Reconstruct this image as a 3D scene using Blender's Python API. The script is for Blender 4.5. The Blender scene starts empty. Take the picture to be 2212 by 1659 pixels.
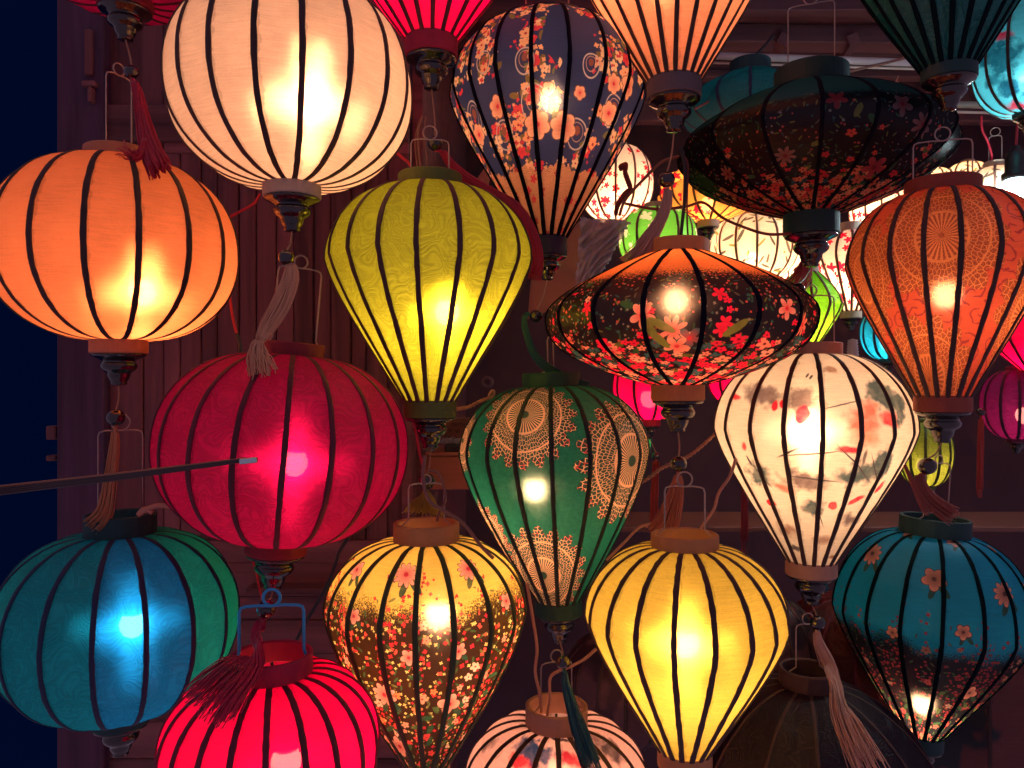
import bpy, math, random
from mathutils import Vector, Matrix
random.seed(11)
PI = math.pi
sc = bpy.context.scene
COL = sc.collection

# ------------------------------------------------------------------ camera, world, exposure
F = 1597.6            # focal length in units of the 2212-wide survey grid
EYE = 1.6             # eye height above the floor
cam_d = bpy.data.cameras.new('camera'); cam = bpy.data.objects.new('camera', cam_d); COL.objects.link(cam)
cam_d.sensor_width = 36.0; cam_d.lens = 36.0 * F / 2212.0
cam_d.clip_start = 0.05; cam_d.clip_end = 100
cam.location = (0, 0, EYE); cam.rotation_euler = (PI / 2, 0, 0)
sc.camera = cam
world = bpy.data.worlds.new('World'); sc.world = world; world.use_nodes = True
bg = world.node_tree.nodes['Background']
bg.inputs[0].default_value = (1.0, 0.66, 0.98, 1); bg.inputs[1].default_value = 0.21
sc.view_settings.view_transform = 'Standard'; sc.view_settings.look = 'None'
sc.view_settings.exposure = 0.0; sc.view_settings.gamma = 1.0; sc.view_settings.use_curve_mapping = False
sc.render.engine = 'CYCLES'
cy = sc.cycles
cy.use_denoising = True; cy.max_bounces = 6; cy.diffuse_bounces = 3; cy.glossy_bounces = 2
cy.transmission_bounces = 6; cy.transparent_max_bounces = 8; cy.sample_clamp_indirect = 3.0
cy.sample_clamp_direct = 0.0; cy.caustics_reflective = False; cy.caustics_refractive = False
cy.use_light_tree = True; cy.adaptive_threshold = 0.02


def P(x, y, d):                      # a survey point at distance d (metres in front of the camera plane)
    return Vector(((x - 1106.0) / F * d, d, EYE + (829.5 - y) / F * d))


# ------------------------------------------------------------------ node graph helper
class E:
    """a float expression living in a node graph"""
    def __init__(s, g, k): s.g = g; s.k = k
    def __add__(s, o): return s.g.m('ADD', s, o)
    __radd__ = __add__
    def __mul__(s, o): return s.g.m('MULTIPLY', s, o)
    __rmul__ = __mul__
    def __sub__(s, o): return s.g.m('SUBTRACT', s, o)
    def __rsub__(s, o): return s.g.m('SUBTRACT', o, s)
    def __truediv__(s, o): return s.g.m('DIVIDE', s, o)
    def __neg__(s): return s.g.m('MULTIPLY', s, -1.0)


class G:
    def __init__(s, name):
        s.mat = bpy.data.materials.new(name); s.mat.use_nodes = True
        s.nt = s.mat.node_tree; s.nt.nodes.clear()
        s.out = s.nt.nodes.new('ShaderNodeOutputMaterial'); s._uv = None
    def n(s, t, **kw):
        nd = s.nt.nodes.new(t)
        for k, v in kw.items(): setattr(nd, k, v)
        return nd
    def put(s, sock, v):
        if isinstance(v, E): v = v.k
        if isinstance(v, (int, float)):
            sock.default_value = v
        elif isinstance(v, (tuple, list)):
            n = len(sock.default_value); v = tuple(v) + (1.0,) * (n - len(v)); sock.default_value = v[:n]
        else:
            s.nt.links.new(v, sock)
    def m(s, op, *a, clamp=False):
        nd = s.n('ShaderNodeMath', operation=op, use_clamp=clamp)
        for i, v in enumerate(a): s.put(nd.inputs[i], v)
        return E(s, nd.outputs[0])
    def uv(s):
        if s._uv is None:
            t = s.n('ShaderNodeUVMap'); t.uv_map = 'UVMap'
            x = s.n('ShaderNodeSeparateXYZ'); s.nt.links.new(t.outputs[0], x.inputs[0])
            s._uv = (E(s, x.outputs[0]), E(s, x.outputs[1]))
        return s._uv
    def vec(s, x, y, z=0.0):
        c = s.n('ShaderNodeCombineXYZ')
        for i, v in enumerate((x, y, z)): s.put(c.inputs[i], v)
        return c.outputs[0]
    def noise(s, vec, scale=1.0, detail=2.0, rough=0.5, dist=0.0, dim='2D'):
        nd = s.n('ShaderNodeTexNoise', noise_dimensions=dim)
        s.nt.links.new(vec, nd.inputs['Vector']); nd.inputs['Scale'].default_value = scale
        nd.inputs['Detail'].default_value = detail; nd.inputs['Roughness'].default_value = rough
        nd.inputs['Distortion'].default_value = dist
        return E(s, nd.outputs[0])
    def voro(s, vec, feature='F1', rnd=1.0):
        nd = s.n('ShaderNodeTexVoronoi', voronoi_dimensions='2D', feature=feature)
        s.nt.links.new(vec, nd.inputs['Vector']); nd.inputs['Scale'].default_value = 1.0
        nd.inputs['Randomness'].default_value = rnd
        return nd
    def mix(s, f, a, b):
        nd = s.n('ShaderNodeMix', data_type='RGBA', clamp_factor=True)
        s.put(nd.inputs[0], f); s.put(nd.inputs[6], a); s.put(nd.inputs[7], b)
        return nd.outputs[2]
    def palette(s, f, cols):
        r = s.n('ShaderNodeValToRGB'); r.color_ramp.interpolation = 'CONSTANT'
        el = r.color_ramp.elements
        while len(el) > 1: el.remove(el[-1])
        for i, c in enumerate(cols):
            e = el[0] if i == 0 else el.new(i / len(cols))
            e.position = i / len(cols); e.color = (*c, 1)
        s.put(r.inputs[0], f); return r.outputs[0]
    def less(s, r, edge, soft):          # soft-edged r < edge
        return s.m('DIVIDE', s.m('SUBTRACT', edge, r), soft, clamp=True)
    def polar(s, u0, v0, sy=1.0):
        u, v = s.uv(); du = u - u0; dv = (v - v0) * sy
        r = s.m('SQRT', du * du + dv * dv); a = s.m('ARCTAN2', dv, du)
        return r, a
    def petal(s, a, k, rot=0.0, base=0.6):
        return s.m('ABSOLUTE', s.m('COSINE', (a - rot) * (k / 2.0))) * (1 - base) + base
    def flower(s, col, u0, v0, R, k, c, heart, rot=0.3, base=0.55, line=None, sy=1.0):
        r, a = s.polar(u0, v0, sy); edge = s.petal(a, k, rot, base) * R
        if line: col = s.mix(s.less(r, edge + 0.0015, 0.0008), col, line)
        shade = s.m('DIVIDE', r, R, clamp=True)
        pc = s.mix(shade, tuple(x * 0.75 + y * 0.25 for x, y in zip(heart, c)), c)
        col = s.mix(s.less(r, edge, 0.0008), col, pc)
        return s.mix(s.less(r, R * 0.2, 0.0008), col, heart)
    def scatter(s, col, scale, k, size, dens, cols, heart=None, base=0.5, off=0.0, aniso=1.0):
        """random printed blossoms: scale in cells per metre, size as a share of the cell"""
        u, v = s.uv()
        x = u * scale + off; y = v * (scale * aniso) + off * 1.7
        vo = s.voro(s.vec(x, y), rnd=0.85)
        sp = s.n('ShaderNodeSeparateXYZ'); s.nt.links.new(vo.outputs['Position'], sp.inputs[0])
        cc = s.n('ShaderNodeSeparateColor'); s.nt.links.new(vo.outputs['Color'], cc.inputs[0])
        dx = x - E(s, sp.outputs[0]); dy = y - E(s, sp.outputs[1])
        r = s.m('SQRT', dx * dx + dy * dy); a = s.m('ARCTAN2', dy, dx)
        r1, r2, r3 = (E(s, cc.outputs[i]) for i in range(3))
        R = (r2 * 0.5 + 0.5) * size
        edge = s.petal(a, k, r1 * 6.28, base) * R
        on = s.m('LESS_THAN', r3, dens)
        mask = s.less(r, edge, 0.05) * on
        col = s.mix(mask, col, s.palette(s.m('FRACT', r1 * 7.3), cols))
        if heart is not None: col = s.mix(s.less(r, R * 0.22, 0.04) * on, col, heart)
        return col
    def leaves(s, col, scale, dens, cols, size=0.42, slim=3.2, off=5.0):
        u, v = s.uv(); x = u * scale + off; y = v * scale - off
        vo = s.voro(s.vec(x, y), rnd=0.8)
        sp = s.n('ShaderNodeSeparateXYZ'); s.nt.links.new(vo.outputs['Position'], sp.inputs[0])
        cc = s.n('ShaderNodeSeparateColor'); s.nt.links.new(vo.outputs['Color'], cc.inputs[0])
        dx = x - E(s, sp.outputs[0]); dy = y - E(s, sp.outputs[1])
        r1, r2, r3 = (E(s, cc.outputs[i]) for i in range(3))
        t = r1 * 6.28; ca = s.m('COSINE', t); sa = s.m('SINE', t)
        p = dx * ca + dy * sa; q = dy * ca - dx * sa
        d = s.m('SQRT', p * p + q * q * (slim * slim))
        mask = s.less(d, size, 0.06) * s.m('LESS_THAN', r3, dens)
        vein = s.m('LESS_THAN', s.m('ABSOLUTE', s.m('SINE', p * 30.0 + s.m('ABSOLUTE', q) * 30.0)), 0.3)
        c = s.palette(r2, cols)
        return s.mix(mask * (1.0 - vein * 0.5), col, c)
    def blob(s, col, u0, v0, rx, ry, c, rot=0.0, soft=0.35, wob=0.35, f=1.0):
        u, v = s.uv()
        if not hasattr(s, '_wob'):
            nd = s.n('ShaderNodeTexNoise', noise_dimensions='2D'); s.nt.links.new(s.vec(u, v), nd.inputs['Vector'])
            nd.inputs['Scale'].default_value = 45; nd.inputs['Detail'].default_value = 5
            cc = s.n('ShaderNodeSeparateColor'); s.nt.links.new(nd.outputs['Color'], cc.inputs[0])
            s._wob = (E(s, cc.outputs[0]) - 0.5, E(s, cc.outputs[1]) - 0.5, E(s, cc.outputs[2]))
        k = min(rx, ry) * wob * 4
        du = u - u0 + s._wob[0] * k; dv = v - v0 + s._wob[1] * k
        ca, sa = math.cos(rot), math.sin(rot)
        p = (du * ca + dv * sa) / rx; q = (dv * ca - du * sa) / ry
        d = s.m('SQRT', p * p + q * q)
        return s.mix(s.less(d, 1.0, soft) * (s._wob[2] * 0.5 + 0.7) * f, col, c)
    def lace(s, u0, v0, R, nk=16, core=0.13, kr=9.0, sy=1.0):
        """lacy rosette: returns (lines, envelope, petals tips)"""
        r, a = s.polar(u0, v0, sy); q = r / R
        ed = s.m('ABSOLUTE', s.m('COSINE', a * (nk / 2.0))) * 0.2 + 0.8; env = s.less(q, ed, 0.02)
        wob = s.m('COSINE', a * float(nk)) * 0.18
        vo = s.voro(s.vec(a * (nk * 2.2 / PI), q * kr + wob), 'DISTANCE_TO_EDGE', rnd=0.75)
        ln = s.less(E(s, vo.outputs['Distance']), 0.11, 0.05)
        rays = s.m('GREATER_THAN', s.m('COSINE', a * (nk * 2.0)), 0.0)
        inner = s.less(q, 0.36, 0.02)
        ln = s.m('ADD', ln * (1.0 - inner), rays * inner, clamp=True)
        ring = s.less(s.m('ABSOLUTE', q - 0.37), 0.025, 0.01) + s.less(s.m('ABSOLUTE', q - 0.68), 0.018, 0.01)
        ln = s.m('ADD', ln, ring, clamp=True)
        hole = 1.0 - s.less(q, core, 0.02)
        return ln * env * hole, env, q
    def finish_plain(s, col, rough=0.6, metal=0.0, spec=0.5, bump=None, coat=0.0):
        b = s.n('ShaderNodeBsdfPrincipled'); s.put(b.inputs['Base Color'], col)
        s.put(b.inputs['Roughness'], rough); b.inputs['Metallic'].default_value = metal
        b.inputs['Specular IOR Level'].default_value = spec; b.inputs['Coat Weight'].default_value = coat
        if bump is not None:
            bn = s.n('ShaderNodeBump'); bn.inputs['Strength'].default_value = bump[1]; bn.inputs['Distance'].default_value = bump[2]
            s.put(bn.inputs['Height'], bump[0]); s.nt.links.new(bn.outputs[0], b.inputs['Normal'])
        s.nt.links.new(b.outputs[0], s.out.inputs[0]); return s.mat
    def finish_silk(s, col, clear=0.06, star=0.05, crinkle=0.5, tl=0.68, sheen=0.03, weave=1.0, spread=1.0, opaq=None):
        """thin woven cloth: scatters the lamp through (translucent), reflects outside light (diffuse),
        lets a little straight through, and spreads the lamp along warp and weft (thread refraction)"""
        u, v = s.uv()
        h1 = s.noise(s.vec(u * 22.0, v * 420.0), 1.0, 3.0, 0.6, 0.3)
        if weave >= 0.9:            # brocade: raised contour scrolls
            h2 = s.m('SINE', s.noise(s.vec(u, v), 21.0, 1.5, 0.5, 0.8) * 75.0) * 0.22 + 0.5
        else:
            h2 = s.noise(s.vec(u, v), 130.0, 3.0, 0.6, 2.2)
        h3 = s.noise(s.vec(u * 900.0, v * 900.0), 1.0, 0.0)
        bn = s.n('ShaderNodeBump'); bn.inputs['Strength'].default_value = crinkle; bn.inputs['Distance'].default_value = 0.004
        s.put(bn.inputs['Height'], h1 * 0.5 + h2 * 0.8 * weave + h3 * 0.12)
        tone = s.m('ADD', s.noise(s.vec(u, v), 16.0, 3.0) * 0.3 + 0.85, (h2 - 0.5) * (0.5 * weave) + (h3 - 0.5) * 0.16 + (h1 - 0.5) * 0.36)
        oi = s.n('ShaderNodeObjectInfo'); tone = tone * (E(s, oi.outputs['Random']) * 0.16 + 0.92)
        pt = s.n('ShaderNodeUVMap'); pt.uv_map = 'PanelMap'; px = s.n('ShaderNodeSeparateXYZ'); s.nt.links.new(pt.outputs[0], px.inputs[0])
        q = E(s, px.outputs[0]); wdt = E(s, px.outputs[1])
        wv = s.noise(s.vec(v * 60.0, E(s, oi.outputs['Random']) * 40.0), 1.0, 2.0)
        lap = s.less(q * wdt, wv * 0.012 + 0.001, 0.0012)                      # glued overlap beside one rib
        nearrib = s.m('POWER', s.m('ABSOLUTE', q * 2.0 - 1.0), 5.0)
        puck = s.m('SINE', v * 1100.0 + wv * 30.0) * nearrib * s.m('MULTIPLY', s.noise(s.vec(u * 18.0, v * 18.0), 1.0, 1.0) - 0.45, 3.0, clamp=True)
        tone = tone * (1.0 - lap * 0.2) + puck * 0.1
        colt = s.n('ShaderNodeMix', data_type='RGBA', blend_type='MULTIPLY'); colt.inputs[0].default_value = 1.0
        s.put(colt.inputs[6], col)
        cb = s.n('ShaderNodeCombineColor')
        for i in range(3): s.put(cb.inputs[i], tone)
        s.nt.links.new(cb.outputs[0], colt.inputs[7]); col = colt.outputs[2]
        L = s.nt.links
        tr = s.n('ShaderNodeBsdfTranslucent'); s.put(tr.inputs[0], col); L.new(bn.outputs[0], tr.inputs[1])
        df = s.n('ShaderNodeBsdfDiffuse'); s.put(df.inputs[0], col); L.new(bn.outputs[0], df.inputs[2])
        m1 = s.n('ShaderNodeMixShader'); m1.inputs[0].default_value = tl; L.new(df.outputs[0], m1.inputs[1]); L.new(tr.outputs[0], m1.inputs[2])
        gl = s.n('ShaderNodeBsdfGlossy'); gl.inputs['Roughness'].default_value = 0.42; gl.inputs[0].default_value = (0.8, 0.8, 0.8, 1); L.new(bn.outputs[0], gl.inputs['Normal'])
        m2 = s.n('ShaderNodeMixShader'); m2.inputs[0].default_value = sheen; L.new(m1.outputs[0], m2.inputs[1]); L.new(gl.outputs[0], m2.inputs[2])
        last = m2
        if star > 0:
            wn = s.n('ShaderNodeTexWhiteNoise', noise_dimensions='3D')
            geo = s.n('ShaderNodeNewGeometry'); sc_ = s.n('ShaderNodeVectorMath', operation='SCALE'); sc_.inputs['Scale'].default_value = 91733.0
            L.new(geo.outputs['Position'], sc_.inputs[0]); L.new(sc_.outputs[0], wn.inputs[0])
            wc = s.n('ShaderNodeSeparateColor'); L.new(wn.outputs[1], wc.inputs[0])
            w1, w2, w3 = (E(s, wc.outputs[i]) - 0.5 for i in range(3))
            ja = s.m('MULTIPLY', w1 * w2, 9.5 * spread); jb = s.m('MULTIPLY', w2 * w3, 11.5 * spread)   # peaked in the middle, fading tails
            tg = s.n('ShaderNodeTangent', direction_type='UV_MAP'); tg.uv_map = 'UVMap'
            cr = s.n('ShaderNodeVectorMath', operation='CROSS_PRODUCT'); L.new(geo.outputs['Normal'], cr.inputs[0]); L.new(tg.outputs[0], cr.inputs[1])
            rfs = []
            for ax, rr in ((tg.outputs[0], ja), (cr.outputs[0], jb)):
                sv = s.n('ShaderNodeVectorMath', operation='SCALE'); L.new(ax, sv.inputs[0]); s.put(sv.inputs['Scale'], rr)
                ad = s.n('ShaderNodeVectorMath', operation='ADD'); L.new(geo.outputs['Incoming'], ad.inputs[0]); L.new(sv.outputs[0], ad.inputs[1])
                no = s.n('ShaderNodeVectorMath', operation='NORMALIZE'); L.new(ad.outputs[0], no.inputs[0])
                rf = s.n('ShaderNodeBsdfRefraction'); rf.inputs['IOR'].default_value = 1.5; rf.inputs['Roughness'].default_value = 0.4
                s.put(rf.inputs[0], s.mix(.3, col, (1, 1, 1)) if spread < .6 else col); L.new(no.outputs[0], rf.inputs['Normal']); rfs.append(rf)
            m3 = s.n('ShaderNodeMixShader'); m3.inputs[0].default_value = 0.6; L.new(rfs[0].outputs[0], m3.inputs[1]); L.new(rfs[1].outputs[0], m3.inputs[2])
            ho = s.n('ShaderNodeBsdfRefraction'); ho.inputs['IOR'].default_value = 1.5; ho.inputs['Roughness'].default_value = 0.75 if spread >= .6 else 0.42
            s.put(ho.inputs[0], s.mix(.3, col, (1, 1, 1)) if spread < .6 else col); L.new(geo.outputs['Incoming'], ho.inputs['Normal'])
            m3b = s.n('ShaderNodeMixShader'); m3b.inputs[0].default_value = 0.52; L.new(m3.outputs[0], m3b.inputs[1]); L.new(ho.outputs[0], m3b.inputs[2]); m3 = m3b
            m4 = s.n('ShaderNodeMixShader'); m4.inputs[0].default_value = star * .7; L.new(last.outputs[0], m4.inputs[1]); L.new(m3.outputs[0], m4.inputs[2]); last = m4
        tp = s.n('ShaderNodeBsdfTransparent'); s.put(tp.inputs[0], s.mix(0.45, col, (1, 1, 1)))
        m5 = s.n('ShaderNodeMixShader'); m5.inputs[0].default_value = clear; L.new(last.outputs[0], m5.inputs[1]); L.new(tp.outputs[0], m5.inputs[2])
        L.new(m5.outputs[0], s.out.inputs[0]); s.mat.use_transparent_shadow = False; return s.mat


_mats = {}
def plain(name, c, rough=0.6, metal=0.0, spec=0.5, grain=None, coat=0.0):
    if name in _mats: return _mats[name]
    g = G(name); col = c; bump = None
    if grain:
        t = g.n('ShaderNodeTexCoord'); mp = g.n('ShaderNodeMapping'); mp.inputs['Scale'].default_value = grain[0]
        g.nt.links.new(t.outputs['Object'], mp.inputs[0])
        oi = g.n('ShaderNodeObjectInfo')
        ad = g.n('ShaderNodeVectorMath', operation='ADD'); g.nt.links.new(mp.outputs[0], ad.inputs[0])
        sv = g.n('ShaderNodeVectorMath', operation='SCALE'); sv.inputs[0].default_value = (37, 11, 23); g.nt.links.new(oi.outputs['Random'], sv.inputs['Scale'])
        g.nt.links.new(sv.outputs[0], ad.inputs[1])
        nz = g.noise(ad.outputs[0], 1.0, 6.0, 0.62, 0.4, '3D')
        k = (nz - 0.5) * grain[1] + 1.0 + (E(g, oi.outputs['Random']) - 0.5) * grain[2]
        col = g.mix(g.m('MULTIPLY', k, 0.5, clamp=True), tuple(x * 0.15 for x in c), tuple(min(1, x * 1.85) for x in c))
        bump = (nz, grain[3], 0.004)
    _mats[name] = g.finish_plain(col, rough, metal, spec, bump, coat)
    return _mats[name]


# ------------------------------------------------------------------ mesh helpers
def link(o, parent=None, inv=None):
    COL.objects.link(o)
    if parent is not None:
        o.parent = parent
        if inv is not None: o.matrix_parent_inverse = inv
    return o

def mesh(name, vs, fs, mat, parent=None, inv=None, smooth=True, uvs=None, pan=None):
    me = bpy.data.meshes.new(name); me.from_pydata([tuple(v) for v in vs], [], fs)
    if uvs:
        l = me.uv_layers.new(name='UVMap')
        fl = []
        for f in fs:
            for i in f: fl.extend(uvs[i])
        l.data.foreach_set('uv', fl)
        if pan:
            l2 = me.uv_layers.new(name='PanelMap'); fl = []
            for f in fs:
                for i in f: fl.extend(pan[i])
            l2.data.foreach_set('uv', fl)
    if smooth:
        me.polygons.foreach_set('use_smooth', [True] * len(me.polygons))
    me.materials.append(mat); me.update()
    return link(bpy.data.objects.new(name, me), parent, inv)

def tag(o, label, cat, group=None, kind=None):
    if label: o['label'] = label
    if cat: o['category'] = cat
    if group: o['group'] = group
    if kind: o['kind'] = kind
    return o

def lathe(prof, n=32, closed=False):
    vs = []; fs = []; k = len(prof)
    for i in range(n):
        a = 2 * PI * i / n
        for r, z in prof: vs.append((r * math.cos(a), r * math.sin(a), z))
    rng = k if closed else k - 1
    for i in range(n):
        j = (i + 1) % n
        for q in range(rng):
            p = (q + 1) % k
            fs.append((i * k + q, j * k + q, j * k + p, i * k + p))
    return vs, fs

def smoothpath(pts, n=8):
    pts = [Vector(p) for p in pts]; out = []
    for i in range(len(pts) - 1):
        p0 = pts[max(i - 1, 0)]; p1 = pts[i]; p2 = pts[i + 1]; p3 = pts[min(i + 2, len(pts) - 1)]
        for k in range(n):
            t = k / n
            out.append(0.5 * ((2 * p1) + (p2 - p0) * t + (2 * p0 - 5 * p1 + 4 * p2 - p3) * t * t + (3 * p1 - p0 - 3 * p2 + p3) * t ** 3))
    out.append(pts[-1]); return out

def tube(pts, r, n=6, vs=None, fs=None, taper=None):
    vs = [] if vs is None else vs; fs = [] if fs is None else fs
    pts = [Vector(p) for p in pts]; up = Vector((0.123, 0.981, 0.15)); b0 = len(vs)
    for i, p in enumerate(pts):
        t = (pts[min(i + 1, len(pts) - 1)] - pts[max(i - 1, 0)])
        t = t.normalized() if t.length > 1e-9 else Vector((0, 0, 1))
        a = t.cross(up)
        if a.length < 1e-3: a = t.cross(Vector((1, 0, 0)))
        a.normalize(); b = t.cross(a)
        rr = r if taper is None else r * taper(i / max(1, len(pts) - 1))
        for k in range(n):
            q = 2 * PI * k / n
            vs.append(p + a * (rr * math.cos(q)) + b * (rr * math.sin(q)))
    for i in range(len(pts) - 1):
        for k in range(n):
            j = (k + 1) % n
            fs.append((b0 + i * n + k, b0 + i * n + j, b0 + (i + 1) * n + j, b0 + (i + 1) * n + k))
    fs.append(tuple(b0 + k for k in range(n - 1, -1, -1)))
    fs.append(tuple(b0 + (len(pts) - 1) * n + k for k in range(n)))
    return vs, fs

def ball(c, r, nu=20, nv=12, sq=1.0):
    vs = []; fs = []; c = Vector(c)
    for i in range(nv + 1):
        t = PI * i / nv
        for j in range(nu):
            a = 2 * PI * j / nu
            vs.append(c + Vector((r * math.sin(t) * math.cos(a), r * math.sin(t) * math.sin(a), r * sq * math.cos(t))))
    for i in range(nv):
        for j in range(nu):
            k = (j + 1) % nu
            fs.append((i * nu + j, (i + 1) * nu + j, (i + 1) * nu + k, i * nu + k))
    return vs, fs

def boxv(x0, x1, y0, y1, z0, z1, bev=0.0):
    b = bev
    if b <= 0:
        vs = [(x, y, z) for x in (x0, x1) for y in (y0, y1) for z in (z0, z1)]
        fs = [(0, 1, 3, 2), (4, 6, 7, 5), (0, 4, 5, 1), (2, 3, 7, 6), (0, 2, 6, 4), (1, 5, 7, 3)]
        return vs, fs
    import bmesh
    bm = bmesh.new(); bmesh.ops.create_cube(bm, size=1.0)
    for v in bm.verts:
        v.co = Vector(((x0 + x1) / 2 + v.co.x * (x1 - x0), (y0 + y1) / 2 + v.co.y * (y1 - y0), (z0 + z1) / 2 + v.co.z * (z1 - z0)))
    bmesh.ops.bevel(bm, geom=list(bm.edges), offset=b, segments=1, affect='EDGES')
    bm.verts.ensure_lookup_table()
    vs = [v.co.copy() for v in bm.verts]; fs = [tuple(v.index for v in f.verts) for f in bm.faces]
    bm.free(); return vs, fs

# ------------------------------------------------------------------ common materials
M_LACQ = plain('black_lacquer', (0.012, 0.008, 0.012), 0.16, spec=0.6, coat=0.6)
M_WIRE = plain('steel_wire', (0.42, 0.33, 0.3), 0.35, 0.8)
M_WIREB = plain('blue_plastic_wire', (0.02, 0.32, 0.62), 0.4)
M_SOCK = plain('black_bakelite', (0.02, 0.018, 0.02), 0.35)
M_THREAD = {}
def thread(name, c):
    if name not in M_THREAD:
        g = G(name + '_thread')
        b = g.n('ShaderNodeBsdfPrincipled'); b.inputs['Base Color'].default_value = (*c, 1); b.inputs['Roughness'].default_value = 0.5
        b.inputs['Sheen Weight'].default_value = 0.3
        t = g.n('ShaderNodeBsdfTranslucent'); t.inputs[0].default_value = (*c, 1)
        mx = g.n('ShaderNodeMixShader'); mx.inputs[0].default_value = 0.3
        g.nt.links.new(b.outputs[0], mx.inputs[1]); g.nt.links.new(t.outputs[0], mx.inputs[2]); g.nt.links.new(mx.outputs[0], g.out.inputs[0])
        M_THREAD[name] = g.mat
    return M_THREAD[name]
def bulbmat(name, c, s):
    key = 'bulb_' + name
    if key not in _mats:
        g = G(key); e = g.n('ShaderNodeEmission'); e.inputs[0].default_value = (*c, 1); e.inputs[1].default_value = s
        g.nt.links.new(e.outputs[0], g.out.inputs[0]); g.mat.cycles.emission_sampling = 'FRONT'; _mats[key] = g.mat
    return _mats[key]

# ------------------------------------------------------------------ lanterns
POWER = 0.6
def ell(a=2.0, b=0.5):
    return lambda s: max(0.0, 1 - s ** a) ** b
UP = {'globe': ell(2.1, 0.5), 'balloon': ell(2.0, 0.55), 'saucer': lambda s: (1 - s ** 1.65), 'onion': ell(1.8, 0.62)}
LO = {'globe': ell(2.15, 0.52), 'balloon': lambda s: (1 - s ** 1.55) * (1 - 0.3 * s), 'saucer': lambda s: (1 - s ** 2.6), 'flat': lambda s: (1 - s ** 2.0),
      'cone': lambda s: (1 - s ** 1.3) * (1 - 0.1 * s), 'long': lambda s: (1 - s ** 1.7) * (1 - 0.25 * s)}
LAMPS = {'warm': (1.0, 0.40, 0.17), 'white': (1.0, 0.53, 0.25), 'cool': (0.75, 0.92, 1.0), 'rose': (1.0, 0.40, 0.22)}

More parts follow.
